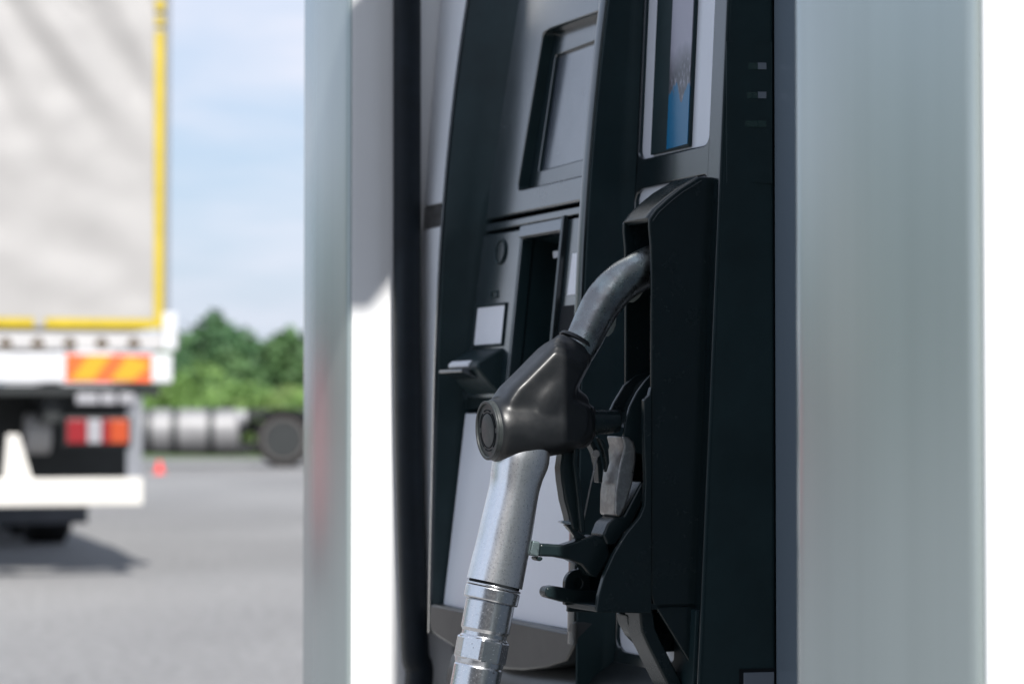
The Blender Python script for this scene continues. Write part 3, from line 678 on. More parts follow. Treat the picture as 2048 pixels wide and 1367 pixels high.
OUT = [(1095 + (x - 1095) * 1.035, 812 + (y - 812) * 1.035) for x, y in OUT]
ocx, ocy = 1095, 815
def slabx(k, h): return MB().prism([nz_(x + (ocx - x) * k, y + (ocy - y) * k, NUc + h) for x, y in OUT], (-2 * h, 0, 0))
core = [slabx(.015, .007), slabx(.05, .012), slabx(.11, .0165), slabx(.20, .0192)]
fuse([hub, slv, fil] + core, .0010, 50, 'vinyl_cover', M['rubber'], NZ, n0)
npart(MB().tube([nz_(1152, 686), nz_(1156, 679)], [.0148, .0138], 40, side=(1, 0, 0)), 'cover_collar', 'rubber', bevel=.0008)
cap_c = ca - ax * .0002
capo = npart(MB().tube([cap_c + ax * .003, cap_c - ax * .0018], [.0222, .0219], 48, side=(1, 0, 0)), 'end_cap', 'cap', bevel=.001)
def ring(c, ax_, r0, r1, h, n=48, a0=0, a1=2 * math.pi):
    sx = Vector((1, 0, 0)); sx = (sx - ax_ * sx.dot(ax_)).normalized(); sy = ax_.cross(sx); full = abs(a1 - a0 - 2 * math.pi) < 1e-6
    secs = []
    for k in range(n + (0 if full else 1)):
        w = a0 + (a1 - a0) * k / n; d = sx * math.cos(w) + sy * math.sin(w)
        secs.append([c + d * r0, c + d * r1, c + d * r1 - ax_ * h, c + d * r0 - ax_ * h])
    if full: secs.append(secs[0])
    return MB().loft(secs, True, not full)
npart(ring(cap_c - ax * .0014, ax, .0196, .0219, .0018), 'cap_rim', 'cap', parent=capo, bevel=.0005)
for k in range(6):
    npart(ring(cap_c - ax * .0016, ax, .0146, .0154, .0007, 10, k * math.pi / 3 + .12, (k + 1) * math.pi / 3 - .12), 'cap_dash', 'void', parent=capo)
npart(ring(cap_c - ax * .0016, ax, .0126, .0132, .0006), 'cap_ring', 'void', parent=capo)
npart(MB().tube([cap_c - ax * .001, cap_c - ax * .0021, cap_c - ax * .0024], [.0124, .0122, .0108], 40, side=(1, 0, 0)), 'cap_button', 'cap', parent=capo)
npart(MB().tube([nz_(1165, 845), nz_(1235, 842)], [.0105, .0085], 28, side=(1, 0, 0)), 'valve_stub', 'boot', bevel=.001)
# cast handle
hs = [((1050, 880), 50, .017), ((1043, 915), 56, .0185), ((1035, 945), 52, .0182), ((1029, 975), 49, .0178), ((1022, 1010), 50, .0178), ((1014, 1050), 52, .018), ((1006, 1090), 53, .0182), ((997, 1130), 54.5, .0185), ((989, 1166), 55.5, .0188)]
Pc = bez([nz_(*h[0]) for h in hs], 3); rw = bez([Vector((h[1] * SC, h[2], 0)) for h in hs], 3)
mb = MB(); secs = []
for i, p_ in enumerate(Pc):
    t = (Pc[min(i + 1, len(Pc) - 1)] - Pc[max(i - 1, 0)]).normalized(); sx = Vector((1, 0, 0)); sx = (sx - t * sx.dot(t)).normalized(); sy = t.cross(sx)
    ring_ = []
    for k in range(44):
        w = 2 * math.pi * k / 44; c, s = math.cos(w), math.sin(w); e = .80
        ring_.append(p_ + sx * (math.copysign(abs(c) ** e, c) * rw[i].y) + sy * (math.copysign(abs(s) ** e, s) * rw[i].x))
    secs.append(ring_)
npart(mb.loft(secs), 'handle', 'alu')
tn = (Pc[-1] - Pc[-4]).normalized()
def seg_(p0, p1, r, name, m, bevel=.0012, n=48, flats=False, rr=None):
    return npart(MB().tube([p0, p1], [r, rr or r], n, side=(1, 0, 0)), name, m, bevel=bevel, angle=30)
E0 = Pc[-1]
seg_(E0 - tn * .0005, E0 + tn * .0022, .0190, 'handle_groove', 'void')
seg_(E0 + tn * .0020, E0 + tn * .0036, .0203, 'handle_ring', 'machined', .0005)
seg_(E0 + tn * .0040, E0 + tn * .0136, .0203, 'handle_ring', 'machined', .0012)
a0 = E0 + tn * .0134; axs = (nz_(955, 1342) - a0).normalized()
sw = npart(MB().tube([a0 + axs * t for t in (0, .001, .021, .0235, .0262, .0275, .046, .0475)], [.0170, .0181, .0181, .0166, .0166, .0180, .0180, .0176], 48, side=(1, 0, 0)), 'swivel', 'machined', angle=25)
hx = MB().tube([a0 + axs * .0275, a0 + axs * .0445], [.0197, .0197], 8, side=(.92, .39, 0))
npart(hx, 'wrench_flats', 'machined', parent=sw, bevel=.0018)
npart(MB().tube([a0 + axs * t for t in (.0475, .049, .066, .0672)], [.0172, .0180, .0180, .0172], 48, side=(1, 0, 0)), 'swivel_lower', 'machined', parent=sw, angle=25)
th = [.0672 + k * .0011 for k in range(8)]
npart(MB().tube([a0 + axs * t for t in th], [.0150 if k % 2 else .0162 for k in range(8)], 40, side=(1, 0, 0)), 'thread', 'void', parent=sw, angle=80)
npart(MB().tube([a0 + axs * .0748, a0 + axs * .094], [.0185, .0185], 6, side=(1, .3, 0)), 'hose_nut', 'machined', bevel=.0012)
h0 = a0 + axs * .092
npart(MB().tube(bez([h0, h0 + axs * .05, h0 + axs * .16, Vector((h0.x + .06, h0.y + .01, h0.z - .36)), Vector((.24, h0.y + .05, .42)), Vector((.32, .05, .55)), Vector((.36, .095, .75))], 8), .0135, 20), 'hose', 'hose')
# trigger guard, lever and latch
def slab(pts, U0, th_, name, m, parent=None, bevel=.0010, seg=2):
    return npart(MB().prism([nz_(*q, U0) for q in pts], (-th_, 0, 0)), name, m, parent, bevel=bevel, seg=seg)
slab([(1243, 871), (1258, 873), (1268, 882), (1273, 898), (1272, 925), (1265, 970), (1251, 1014), (1240, 1034), (1230, 1030), (1231, 985), (1239, 930), (1249, 893)], NUc + .013, .028, 'trigger', 'lever', bevel=.0018, seg=3)
slab([(1216, 930), (1221, 930), (1216, 972), (1208, 972)], NUc - .0135, .0012, 'trigger_slot', 'void', bevel=.0)
slab([(1232, 1032), (1248, 1030), (1285, 960), (1292, 990), (1262, 1050), (1230, 1090), (1214, 1090), (1206, 1070), (1216, 1046)], NUc + .011, .024, 'trigger_heel', 'boot', bevel=.002)
guard = slab([(1150, 880), (1147, 925), (1152, 960), (1157, 1005), (1163, 1062), (1144, 1060), (1138, 1030), (1130, 1000), (1124, 960), (1122, 935), (1127, 900), (1130, 880)], NUc + .004, .014, 'guard', 'boot', bevel=.0025, seg=3)
slab([(1160, 880), (1157, 930), (1163, 970), (1170, 1030), (1172, 1064), (1162, 1064), (1156, 1005), (1151, 960), (1147, 925), (1150, 880)], NUc + .010, .006, 'guard_flange', 'boot', parent=guard, bevel=.0015)
slab([(1080, 1086), (1130, 1089), (1152, 1082), (1190, 1068), (1214, 1076), (1222, 1112), (1196, 1155), (1180, 1150), (1163, 1130), (1140, 1119), (1110, 1113), (1078, 1112)], NUc + .007, .014, 'guard_foot', 'boot', parent=guard, bevel=.0022, seg=3)
slab([(1066, 1080), (1081, 1083), (1078, 1113), (1059, 1109)], NUc + .009, .018, 'pin_block', 'pin', bevel=.0012)
slab([(1072, 1113), (1086, 1113), (1086, 1119), (1080, 1122), (1073, 1119)], NUc + .006, .010, 'pin_head', 'boot', bevel=.001)
slab([(1120, 1043), (1128, 1040), (1150, 1043), (1148, 1050), (1128, 1047)], NUc + .003, .006, 'latch_tip', 'machined', bevel=.0006)
slab([(1130, 1048), (1146, 1050), (1160, 1066), (1185, 1078), (1172, 1088), (1152, 1076), (1138, 1056)], NUc + .003, .006, 'latch', 'boot', bevel=.001)
npart(MB().tube([nz_(1195, 910), nz_(1180, 975), nz_(1167, 1040), nz_(1165, 1056)], .0007, 8), 'latch_wire', 'lever')
slab([(1176, 873), (1188, 882), (1198, 900), (1204, 925), (1206, 965), (1198, 965), (1196, 930), (1190, 906), (1182, 890)], NUc - .004, .010, 'lever_link', 'boot', bevel=.001)
slab([(1196, 873), (1208, 880), (1218, 900), (1220, 925), (1214, 945), (1212, 920), (1206, 898)], NUc + .002, .006, 'lever_link', 'boot', bevel=.001)
npart(MB().tube([nz_(1192, 907, NUc + .001), nz_(1192, 907, NUc - .015)], .003, 16), 'link_pin', 'lever', bevel=.0006)

# ------------------------------------------------------------------ hose of the neighbouring nozzle
hu = CU + .0165
hp_ = [(814, -400), (814, -200), (814, 0), (814, 300), (814, 600), (816, 800), (819, 950), (823, 1100), (830, 1300), (833, 1400)]
hpts = [on_u(*q, hu) for q in hp_]
hpts = [Lc(q.x, q.y, q.z) for q in hpts]
top_, bot_ = hpts[0], hpts[-1]
hpts = [Vector((top_.x - .03, top_.y + .12, top_.z + .35)), Vector((top_.x - .015, top_.y + .02, top_.z + .30))] + hpts + [Vector((bot_.x + .01, bot_.y - .05, bot_.z - .25)), Vector((bot_.x + .09, bot_.y - .05, bot_.z - .34)), Vector((bot_.x + .14, bot_.y - .03, bot_.z - .2))]
hb_ = wpt(bot_.x, -bot_.y, 0)
HZ = thing('fuel_hose', 'thick black rubber hose hanging in front of the sunlit pump column face', 'hose', (hb_.x, hb_.y, bot_.z), ROTZ)
MB().tube(bez(hpts, 8), .0137, 28).build('hose_tube', M['hose'], HZ, origin=bot_)
MB().tube([hpts[0] + Vector((-.004, .03, -.004)), hpts[0]], .018, 24).build('hose_ferrule', M['machined'], HZ, origin=bot_, bevel=.002)

# ------------------------------------------------------------------ curtain trailer
M['tarp'] = mat('dusty_tarpaulin', (.305, .298, .293), .55, var=.06, vscale=1.2, base2=None, rvar=.08)
M['yellow'] = mat('yellow_marking_tape', (.42, .315, .012), .4, var=.15, vscale=4)
M['white'] = mat('white_vehicle_paint', (.52, .53, .55), .35, var=.05, vscale=3)
M['cream'] = mat('cream_painted_steel', (.56, .545, .51), .45, var=.06, vscale=3)
M['greypaint'] = mat('grey_vehicle_paint', (.17, .18, .20), .5)
M['railgrey'] = mat('pale_grey_rail', (.40, .395, .395), .5, var=.1, vscale=6)
M['hole'] = mat('rusty_hole', (.07, .05, .03), .8)
M['orange'] = mat('red_orange_reflector', (.72, .10, .014), .45, spec=.6)
M['amber'] = mat('yellow_reflector', (.50, .27, .006), .45, spec=.6)
M['redlens'] = mat('red_lens', (.20, .006, .010), .3, spec=.7)
M['orangelens'] = mat('orange_lens', (.36, .05, .01), .3, spec=.7)
M['clearlens'] = mat('clear_lens', (.27, .27, .29), .3, spec=.7)
M['chassis'] = mat('dark_chassis', (.012, .015, .016), .6, var=.3, vscale=8)
M['tyre'] = mat('tyre_rubber', (.006, .0065, .0075), .8, bump=.3, bscale=30)
M['flap'] = mat('mud_flap', (.07, .075, .085), .7, var=.2, vscale=5)
M['rim'] = mat('grey_wheel_rim', (.13, .12, .115), .5, metal=.5, var=.2, vscale=9)
TD = 16.6; HEAD = R(17)
rc_ = at(337, 830, TD)                     # rear right corner
rdir = Vector((math.cos(HEAD), math.sin(HEAD), 0)); fdir = Vector((-math.sin(HEAD), math.cos(HEAD), 0))
TW = 2.55
cen = rc_ - rdir * (TW / 2)
T = thing('curtain_trailer', 'grey tarpaulin lorry trailer seen from behind, with yellow tape and white underrun bar', 'trailer', (cen.x, cen.y, 0), HEAD)
def tx(px, py=830, back=0.0):
    """trailer-local x and z of a pixel on the plane 'back' metres ahead of the rear face"""
    r = ray(px, py); o = cen + fdir * back; t = (o - CAM).dot(fdir) / r.dot(fdir); P_ = CAM + r * t
    return ((P_ - cen).dot(rdir), P_.z)
def tbox(name, m, px0, py0, px1, py1, y0, y1, parent=None, bevel=.006):
    x0, z1 = tx(px0, py0, y0); x1, z0 = tx(px1, py1, y0)
    return MB().box((x0, y0, z0), (x1, y1, z1)).build(name, M[m], parent or T, bevel=bevel)
# tarpaulin with folds
zb0 = tx(300, 656)[1]; ZTOP = 4.0; LEN = 13.4
NXg, NZg = 110, 100
def fold(x, z):
    h = TW / 2 - x; v = z - zb0
    # diagonal slack folds hanging from the roof edge, fading towards the floor
    k = (-h * .83 + v * .56)
    top = max(0, min(1, (v - .95) / .9)); low = max(0, 1 - abs(v - .5) / .6)
    d = .032 * top * math.sin(k * 15 + 1.2 * mnoise.noise(Vector((x * 1.3, z * 1.3, 0)))) * (.5 + .5 * mnoise.noise(Vector((x * 2, z, 3))) + .4)
    d += .018 * mnoise.noise(Vector((x * 1.6, z * 1.4, 5.5))) + .012 * mnoise.noise(Vector((x * 3 + z * 2, z * 3.3 - x * 2, 1.5)))
    d += .012 * low * math.sin((h * .6 - v * 1.1) * 8)
    edge = min(1, max(0, min(h, x + TW / 2) / .25)) * min(1, v / .2)
    return d * edge
vs = []; fs = []
for j in range(NZg + 1):
    for i in range(NXg + 1):
        x = -TW / 2 + .045 + (TW - .09) * i / NXg; z = zb0 + (ZTOP - zb0) * j / NZg; vs.append((x, -.012 - fold(x, z), z))
for j in range(NZg):
    for i in range(NXg): a = j * (NXg + 1) + i; fs.append((a, a + 1, a + NXg + 2, a + NXg + 1))
rt = MB().add(vs, fs).build('rear_tarpaulin', M['tarp'], T)
MB().box((-TW / 2 + .02, .02, zb0 + .01), (TW / 2 - .02, LEN, ZTOP)).build('tarpaulin_box', M['tarp'], T, bevel=.04)
for sx_ in (-1, 1):
    MB().box((sx_ * TW / 2 - (.045 if sx_ > 0 else 0), -.03, tx(300, 690)[1]), (sx_ * TW / 2 + (.045 if sx_ < 0 else 0), .1, ZTOP + .03)).build('corner_post', M['greypaint'], T, bevel=.01)
    MB().box((sx_ * TW / 2 - .05, -.045, tx(300, 700)[1]), (sx_ * TW / 2 + .05, .02, tx(300, 625)[1])).build('corner_casting', M['white'], T, bevel=.01)
# yellow contour tape in segments
x0, x1 = tx(306)[0], tx(331)[0]; zt_, zb_2 = tx(300, 638)[1], tx(300, 657)[1]
z = zb_2
for zz0, zz1 in ((zb_2, 3.74), (3.78, 3.84), (3.88, 3.96)):
    for sg in (1, -1):
        xa, xb = sorted((sg * x0, sg * x1)); MB().box((xa, -.026, zz0), (xb, -.018, zz1)).build('yellow_tape', M['yellow'], T)
for px0, px1 in ((88, 305), (-140, 66), (-360, -160)):
    MB().box((tx(px0)[0], -.026, zb_2), (tx(px1)[0], -.018, zt_)).build('yellow_tape', M['yellow'], T)
# rail with lashing holes, rear beam, hazard plates
rail = tbox('lashing_rail', 'railgrey', -420, 659, 330, 699, -.01, .2)
for k in range(11):
    cx, cz = tx(267 - k * 64, 688)
    MB().tube([(cx, -.014, cz), (cx, .01, cz)], .045, 16).build('lashing_hole', M['hole'], rail)
    MB().box((cx - .05, -.03, cz - .034), (cx + .03, -.012, cz - .022)).build('lashing_hook', M['railgrey'], rail)
beam = tbox('rear_beam', 'white', -430, 702, 345, 766, -.06, .16, bevel=.015)
for sg in (0, 1):
    a, z1_ = tx(131, 708, -.06); b, z0_ = tx(303, 763, -.06)
    if sg: a, b = -b, -a
    pl = MB().box((a, -.068, z0_), (b, -.061, z1_)).build('hazard_plate', M['orange'], beam, bevel=.002)
    w = (b - a)
    for k in range(2):
        xs = a + w * (.06 + .46 * k); MB().prism([(xs, -.0695, z0_ + .01), (xs + w * .26, -.0695, z0_ + .01), (xs + w * .46 - .0, -.0695, z1_ - .01) if k == 0 else (b - .01, -.0695, z1_ - .01 - .05), (xs + w * .20, -.0695, z1_ - .01)], (0, .002, 0)).build('hazard_stripe', M['amber'], pl)
# underframe
tbox('cross_member', 'chassis', -400, 767, 320, 790, -.02, .25)
for sg in (-1, 1): MB().box((sg * .5 - .06, .1, 1.05), (sg * .5 + .06, LEN, 1.32)).build('chassis_rail', M['chassis'], T, bevel=.01)
MB().box((-1.18, .9, .62), (1.18, 1.0, 1.3)).build('spray_board', M['chassis'], T)
for sg in (0, 1):
    for (a, b, c, d, mm, nm) in ((152, 786, 196, 808, 'clearlens', 'marker_lamp'), (200, 786, 232, 808, 'clearlens', 'marker_lamp'), (238, 786, 268, 808, 'clearlens', 'marker_lamp')):
        xa, z1_ = tx(a, b, -.03); xb, z0_ = tx(c, d, -.03)
        if sg: xa, xb = -xb, -xa
        MB().box((xa, -.05, z0_), (xb, .02, z1_)).build(nm, M[mm], T, bevel=.01)
    hx0, hz1 = tx(128, 832, -.02); hx1, hz0 = tx(262, 892, -.02)
    if sg: hx0, hx1 = -hx1, -hx0
    lamp = MB().box((hx0, -.03, hz0), (hx1, .06, hz1)).build('tail_lamp', M['chassis'], T, bevel=.01)
    for (a, c, mm) in ((134, 174, 'redlens'), (175, 203, 'clearlens'), (204, 219, 'redlens'), (220, 257, 'orangelens')):
        xa, z1_ = tx(a, 838, -.05); xb, z0_ = tx(c, 886, -.05)
        if sg: xa, xb = -xb, -xa
        MB().box((xa, -.055, z0_), (xb, -.02, z1_)).build('lens', M[mm], lamp, bevel=.008)
    for (a, b, c, d, mm, nm, y0, y1) in ((254, 780, 284, 962, 'greypaint', 'side_bracket', .0, .04), (55, 825, 106, 908, 'railgrey', 'air_tank', .3, .9)):
        xa, z1_ = tx(a, b, y0); xb, z0_ = tx(c, d, y0)
        if sg: xa, xb = -xb, -xa
        if nm == 'air_tank': MB().tube([(xa, y0 + .2, (z0_ + z1_) / 2), (xb, y0 + .2, (z0_ + z1_) / 2)], (z1_ - z0_) / 2, 24).build(nm, M[mm], T, bevel=.02)
        else: MB().box((xa, y0, z0_), (xb, y1, z1_)).build(nm, M[mm], T, bevel=.004)
    # trapezoid leg of the underrun bar
    q = [tx(*p_, -.02) for p_ in ((14, 868), (38, 868), (66, 962), (6, 962))]
    pts = [((-x if sg else x), -.02, z) for x, z in q]
    MB().prism(pts, (0, .06, 0)).build('underrun_leg', M['cream'], T, bevel=.006)
    # far side mud flap and wheels (three axles)
    fx0, fz1 = tx(-20, 1000, 4.0); fx1, fz0 = tx(176, 1046, 4.0)
    if sg: fx0, fx1 = -fx1, -fx0
    MB().box((fx0, 4.0, fz0), (fx1, 4.03, fz1 + .45)).build('mud_flap', M['flap'], T, bevel=.01)
    for ax_i in range(3):
        yc = 4.75 + ax_i * 1.31; wx1 = tx(136, 1080, 4.75)[0]; wx0 = wx1 - .39
        if sg: wx0, wx1 = -wx1, -wx0
        ty = MB().tube([(wx0, yc, .5), (wx0 + .04, yc, .5), (wx1 - .04, yc, .5), (wx1, yc, .5)], [.44, .5, .5, .44], 36).build('wheel', M['tyre'], T, angle=20)
        MB().tube([(wx0 - .004, yc, .5), (wx1 + .004, yc, .5)], [.27, .27], 24).build('rim', M['rim'], ty)
ub_ = tbox('underrun_bar', 'cream', -360, 960, 286, 1010, -.10, .02, bevel=.012)
for sg in (-1, 1): MB().box((sg * 1.0 - .05, 11.2, .0), (sg * 1.0 + .05, 11.35, 1.1)).build('landing_leg', M['chassis'], T)

# ------------------------------------------------------------------ the far tractor unit
AD = 51.0
kp = 4836 / AD
ao = at(380, 935, AD)
A = thing('tractor_unit', 'parked tractor unit with long silver fuel tank and bare black chassis beyond the trailer', 'truck', (ao.x, ao.y, 0), R(3))
def ax_(px, py): q = at(px, py, AD); return (q.x - ao.x, q.z)
def abox(name, m, px0, py0, px1, py1, y0, y1, parent=None, bevel=.02):
    x0, z1 = ax_(px0, py0); x1, z0 = ax_(px1, py1); return MB().box((x0, y0, z0), (x1, y1, z1)).build(name, M[m], parent or A, bevel=bevel)
M['tank'] = mat('silver_fuel_tank', (.22, .22, .225), .5, metal=.2, var=.15, vscale=3)
x0, _ = ax_(272, 860); x1, _ = ax_(478, 860)
zc = ax_(380, 860)[1]
tank = MB().tube([(x0, 0, zc), (x0 + .04, 0, zc), (x1 - .04, 0, zc), (x1, 0, zc)], [.38, .44, .44, .38], 36, ratio=1.0).build('fuel_tank', M['tank'], A, angle=20)
for pxs in (300, 352, 424):
    xs = ax_(pxs, 860)[0]; MB().tube([(xs - .07, 0, zc), (xs + .07, 0, zc)], .452, 36).build('tank_strap', M['chassis'], tank)
xs = ax_(487, 850)[0]
MB().tube([(xs - .1, -.05, ax_(0, 835)[1]), (xs + .06, -.05, ax_(0, 835)[1])], .16, 20).build('filler_cap', M['clearlens'], A, bevel=.02)
MB().box((x0 - .3, .5, .72), (5.6, .62, .98)).build('chassis_rail', M['chassis'], A)
MB().box((x0 - .3, 1.4, .72), (5.6, 1.52, .98)).build('chassis_rail', M['chassis'], A)
MB().box((x0, .3, .30), (x1 + 1.0, .34, .55)).build('side_guard', M['chassis'], A)
for pxw in (566, 700):
    for yy in (0, 1.75):
        wx = ax_(pxw, 880)[0]
        w_ = MB().tube([(wx, yy, .6), (wx, yy + .05, .6), (wx, yy + .3, .6), (wx, yy + .35, .6)], [.53, .60, .60, .53], 40).build('wheel', M['tyre'], A, angle=20)
        ri = ring(Vector((wx, yy - .01, .6)), Vector((0, 1, 0)), .42, .465, .03); ri.build('rim', M['rim'], w_)
        MB().tube([(wx, yy - .02, .6), (wx, yy + .06, .6)], .40, 20).build('hub', M['chassis'], w_)
    wx = ax_(pxw, 880)[0]
    secs = []
    for k in range(13):
        t_ = math.pi * k / 12; secs.append([(wx + .78 * math.cos(t_), y_, .55 + r_f * math.sin(t_) * 1.0 + 0) for y_, r_f in ((-.12, .68), (.4, .68), (.4, .72), (-.12, .72))])
    MB().loft(secs).build('mudguard', M['chassis'], A)
abox('deck_box', 'chassis', 492, 818, 720, 838, .1, 1.6)
cabx1 = ax_(228, 800)[0]
cab = MB().prism([(cabx1, -.25, .85), (cabx1, -.25, 3.4), (cabx1 - 1.5, -.25, 3.5), (cabx1 - 1.95, -.25, 2.9), (cabx1 - 2.25, -.25, 1.9), (cabx1 - 2.3, -.25, .5), (cabx1 - 1.9, -.25, .45), (cabx1 - 1.8, -.25, .9)], (0, 2.45, 0)).build('cab', M['white'], A, bevel=.06, seg=3)
MB().box((cabx1 - 1.75, -.262, 1.95), (cabx1 - .75, -.255, 2.7)).build('side_window', M['screen'], cab)
for yy in (-.2, 1.75):
    MB().tube([(cabx1 - 1.2, yy, .5), (cabx1 - 1.2, yy + .32, .5)], .52, 36).build('wheel', M['tyre'], A, bevel=.04)

# small red traffic cone by the tractor
rc0 = at(319, 937, 46)
M['cone'] = mat('red_cone_plastic', (.75, .03, .015), .5)
cn = thing('traffic_cone', 'small red cone on the asphalt in front of the silver tank', 'cone', (rc0.x, rc0.y, 0))
MB().tube([(0, 0, .02), (0, 0, .24)], [.085, .03], 20).build('cone_body', M['cone'], cn)
MB().box((-.11, -.11, 0), (.11, .11, .02)).build('cone_base', M['cone'], cn, bevel=.005)

# ------------------------------------------------------------------ trees and bushes behind
def leafmat(name, c, c2):
    m = mat(name, c, .6, base2=c2, patch=(.35, .65), pscale=1.1, spec=.3); return m
LM = [leafmat('dark_green_leaves', (.034, .088, .040), (.070, .145, .060)), leafmat('mid_green_leaves', (.050, .112, .042), (.090, .165, .062)),
      leafmat('fresh_green_leaves', (.085, .17, .04), (.135, .23, .06)), leafmat('yellow_green_leaves', (.115, .19, .05), (.17, .24, .085))]
M['bark'] = mat('tree_bark', (.06, .045, .035), .9, bump=.6, bscale=30)
def foliage(lobes, n, size, seed, name, m, parent):
    rg_ = random.Random(seed); vs = []; fs = []; tot = sum(l[3] ** 2 * l[4] for l in lobes)
    for (cx, cy, cz, rx, rz_) in lobes:
        for _ in range(int(n * rx * rx * rz_ / tot)):
            while True:
                v = Vector((rg_.uniform(-1, 1), rg_.uniform(-1, 1), rg_.uniform(-1, 1)))
                if .25 < v.length < 1: break
            v = v.normalized() * (v.length ** .45)
            if mnoise.noise(Vector((v.x * 2.2 + cx * 3 + seed, v.y * 2.2, v.z * 2.2 + cz))) < -.16: continue
            c = Vector((cx + v.x * rx, cy + v.y * rx, cz + v.z * rz_)); s = size * rg_.uniform(.6, 1.5)
            a = Vector((rg_.gauss(0, 1), rg_.gauss(0, 1), rg_.gauss(0, 1))).normalized(); b = a.cross(Vector((rg_.gauss(0, 1), rg_.gauss(0, 1), rg_.gauss(0, 1)))).normalized()
            k = len(vs); vs += [c - a * s - b * s * .15, c + b * s * .5, c + a * s, c - b * s * .5]; fs.append((k, k + 1, k + 2, k + 3))
    me = bpy.data.meshes.new(name); me.from_pydata([tuple(v) for v in vs], [], fs); me.materials.append(m)
    o = bpy.data.objects.new(name, me); col.objects.link(o); o.parent = parent; return o
def tree(px, ptop, d, w, label, kind, seed, group):
    b = at(px, 830, d); ht = at(px, ptop, d).z; rg_ = random.Random(seed)
    t = thing('leafy_tree', label, 'tree', (b.x, b.y, 0), rg_.uniform(0, 6), group)
    mb = MB(); mb.tube([(0, 0, 0), (.05, 0, ht * .3), (0, .06, ht * .6), (.03, 0, ht * .88)], [ht * .026, ht * .02, ht * .012, .01], 10)
    for k in range(7):
        a = k * 2.4; z0 = ht * (.25 + .08 * k); mb.tube([(0, 0, z0), (math.cos(a) * w * .45, math.sin(a) * w * .45, z0 + ht * .12), (math.cos(a) * w * .8, math.sin(a) * w * .8, z0 + ht * .2)], [ht * .01, ht * .006, .008], 6)
    mb.build('trunk', M['bark'], t)
    lobes = []
    for k in range(15):
        u = (k + .5) / 15; a = k * 2.4; rr_l = w * (1 - u ** 2.6) * .72
        lobes.append((math.cos(a) * rr_l, math.sin(a) * rr_l, ht * (.18 + .70 * u), w * (.60 - .22 * u), ht * (.14 - .03 * u)))
    lobes.append((0, 0, ht * .93, w * .2, ht * .08))
    foliage(lobes, 4600, .18, seed, 'crown', LM[kind], t)
TG = 'trees behind the tractor unit'
for i, (px, pt, d, w, k, lb) in enumerate([(430, 622, 80, 1.7, 0, 'tall dark green tree rising highest behind the tractor unit'),
        (372, 664, 82, 1.5, 1, 'mid green tree half hidden by the trailer corner post'),
        (490, 660, 84, 1.6, 0, 'dark green tree with a level crown right of the tallest one'),
        (535, 680, 82, 1.3, 0, 'shorter dark green tree in the dip of the tree line'),
        (573, 652, 80, 1.2, 1, 'pointed dark green tree next to the silver pump column'),
        (640, 640, 83, 1.8, 0, 'broad dark green tree hidden behind the silver pump column'),
        (330, 690, 86, 1.6, 0, 'dark green tree hidden behind the grey trailer'),
        (460, 700, 76, 1.5, 1, 'low mid green tree in front of the dark tree line'),
        (400, 712, 75, 1.3, 1, 'low mid green tree below the tallest crown')]):
    tree(px, pt, d, w, lb, k, 100 + i, TG)
for i, (px, pt, d, w, k, lb) in enumerate([(365, 722, 68, 1.3, 2, 'bright green bush beside the white rear beam of the trailer'), (410, 752, 67, 1.1, 2, 'bright green bush above the silver tank'),
        (455, 757, 66, 1.2, 2, 'bright green bush above the end of the silver tank'), (500, 782, 66, 1.0, 3, 'yellow green bush above the black mudguard'),
        (545, 775, 67, 1.1, 3, 'yellow green bush above the tractor wheel'), (592, 758, 68, 1.0, 3, 'yellow green bush against the silver pump column'),
        (325, 750, 69, 1.1, 2, 'bright green bush mostly behind the trailer'), (640, 765, 67, 1.2, 2, 'bright green bush behind the silver pump column')]):
    b = at(px, 830, d); ht = at(px, pt, d).z; rg_ = random.Random(300 + i)
    t = thing('roadside_bush', lb, 'bush', (b.x, b.y, 0), 0, 'bushes along the verge')
    mb = MB()
    for q in range(6): mb.tube([(0, 0, 0), (math.cos(q) * w * .5, math.sin(q) * w * .5, ht * .7)], [.03, .008], 6)
    mb.build('stems', M['bark'], t)
    foliage([(math.cos(q * 2.1) * w * .45, math.sin(q * 2.1) * w * .45, ht * (.25 + .07 * q), w * .6, ht * .3) for q in range(7)], 2200, .11, 400 + i, 'leaves', LM[k], t)

# ------------------------------------------------------------------ trees and a red car on the side of the lorry park that only the polished columns mirror
for i in range(9):
    a_r = R(33 + i * 5.2); d = 58 + (i * 37 % 11); x_, y_ = -math.sin(a_r) * d, math.cos(a_r) * d
    t = thing('leafy_tree', '%s tree in the row along the far left edge of the lorry park' % ('lower leafy' if i < 3 else 'tall leafy'), 'tree', (x_, y_, 0), i * 1.3, 'trees along the left edge of the lorry park')
    ht = (7.0 if i < 3 else 10.5) + (i * 29 % 7) * .45; w = 2.6 if i < 3 else 3.4
    MB().tube([(0, 0, 0), (.05, 0, ht * .3), (0, .06, ht * .6), (.03, 0, ht * .88)], [ht * .026, ht * .02, ht * .012, .01], 10).build('trunk', M['bark'], t)
    lobes = [(math.cos(k * 2.4) * w * (1 - ((k + .5) / 15) ** 1.7) * .62, math.sin(k * 2.4) * w * (1 - ((k + .5) / 15) ** 1.7) * .62, ht * (.12 + .74 * (k + .5) / 15), w * (.6 - .24 * (k + .5) / 15), ht * .13) for k in range(15)]
    foliage(lobes, 2600, .30, 600 + i, 'crown', LM[i % 2], t)
M['carred'] = mat('red_car_paint', (.30, .015, .02), .3, coat=.5)
M['glass'] = mat('dark_car_glass', (.02, .025, .03), .08, spec=.7)
CR = thing('parked_car', 'red hatchback car parked on the asphalt left of the trailer', 'car', (-9.2, 14.9, 0), R(126))
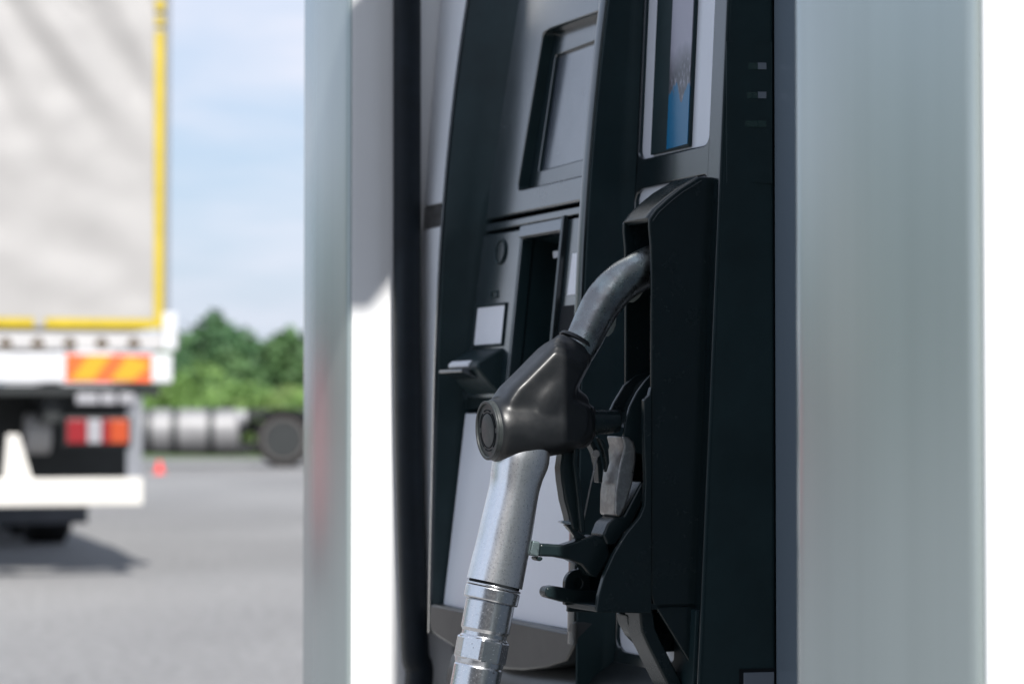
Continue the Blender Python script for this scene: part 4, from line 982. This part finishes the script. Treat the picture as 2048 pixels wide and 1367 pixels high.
side = [(-2.0, .30), (-2.05, .62), (-1.95, .88), (-1.05, .98), (-.45, 1.44), (.95, 1.48), (1.65, 1.02), (1.95, .92), (1.98, .34), (1.5, .22), (-1.5, .22)]
MB().prism([(x_, -.86, z_) for x_, z_ in side], (0, 1.72, 0)).build('body', M['carred'], CR, bevel=.08, seg=3)
for sg in (-1, 1):
    y_ = .868 * sg
    MB().prism([(-.88, y_, 1.0), (-.40, y_, 1.36), (.05, y_, 1.38), (.05, y_, 1.0)], (0, -.02 * sg, 0)).build('window', M['glass'], CR)
    MB().prism([(.12, y_, 1.0), (.12, y_, 1.38), (.85, y_, 1.38), (1.35, y_, 1.04)], (0, -.02 * sg, 0)).build('window', M['glass'], CR)
    for wx in (-1.25, 1.22):
        w_ = MB().tube([(wx, sg * .68, .31), (wx, sg * .88, .31)], .31, 28).build('wheel', M['tyre'], CR, bevel=.03)
        MB().tube([(wx, sg * .84, .31), (wx, sg * .89, .31)], .19, 20).build('rim', M['rim'], w_)
    MB().box((-2.07, sg * .70 - .16, .66), (-1.95, sg * .70 + .16, .82)).build('headlight', M['clearlens'], CR, bevel=.03)
    MB().box((1.90, sg * .72 - .12, .72), (2.0, sg * .72 + .12, .94)).build('tail_light', M['redlens'], CR, bevel=.02)

# ------------------------------------------------------------------ unseen shop added behind the camera to darken what the polished faces mirror
M['facade'] = mat('dark_grey_facade', (.045, .048, .052), .5, var=.1, vscale=2)
SH = thing('unseen_shop', 'unseen low dark grey shop with a glazed front, added to darken pump reflections', 'building', (3.0, -7.0, 0), 0)
MB().box((-9, -5, 0), (9, 0, 3.7)).build('wall', M['facade'], SH)
MB().box((-9.4, -5.4, 3.7), (9.4, .6, 4.0)).build('roof', M['facade'], SH, bevel=.02)
for k in range(7):
    x_ = -8.2 + k * 2.4
    f_o = MB().box((x_, -.05, .35 if k != 3 else .02), (x_ + 2.1, .04, 2.9)).build('window' if k != 3 else 'door', M['chassis'], SH)
    MB().box((x_ + .06, .0, .41 if k != 3 else .1), (x_ + 2.04, .05, 2.84)).build('pane', M['glass'], f_o)

# unseen second trailer added to the left for the bands it mirrors in the columns
def copy_tree(o, parent=None):
    c = o.copy(); col.objects.link(c); c.parent = parent
    for ch in list(o.children): copy_tree(ch, c)
    return c
t2 = copy_tree(T); t2.location = (-19.5, 19.5, 0); t2.rotation_euler = (0, 0, R(52))
t2['label'] = 'unseen tarpaulin lorry trailer added left of the red hatchback to band the column reflections'
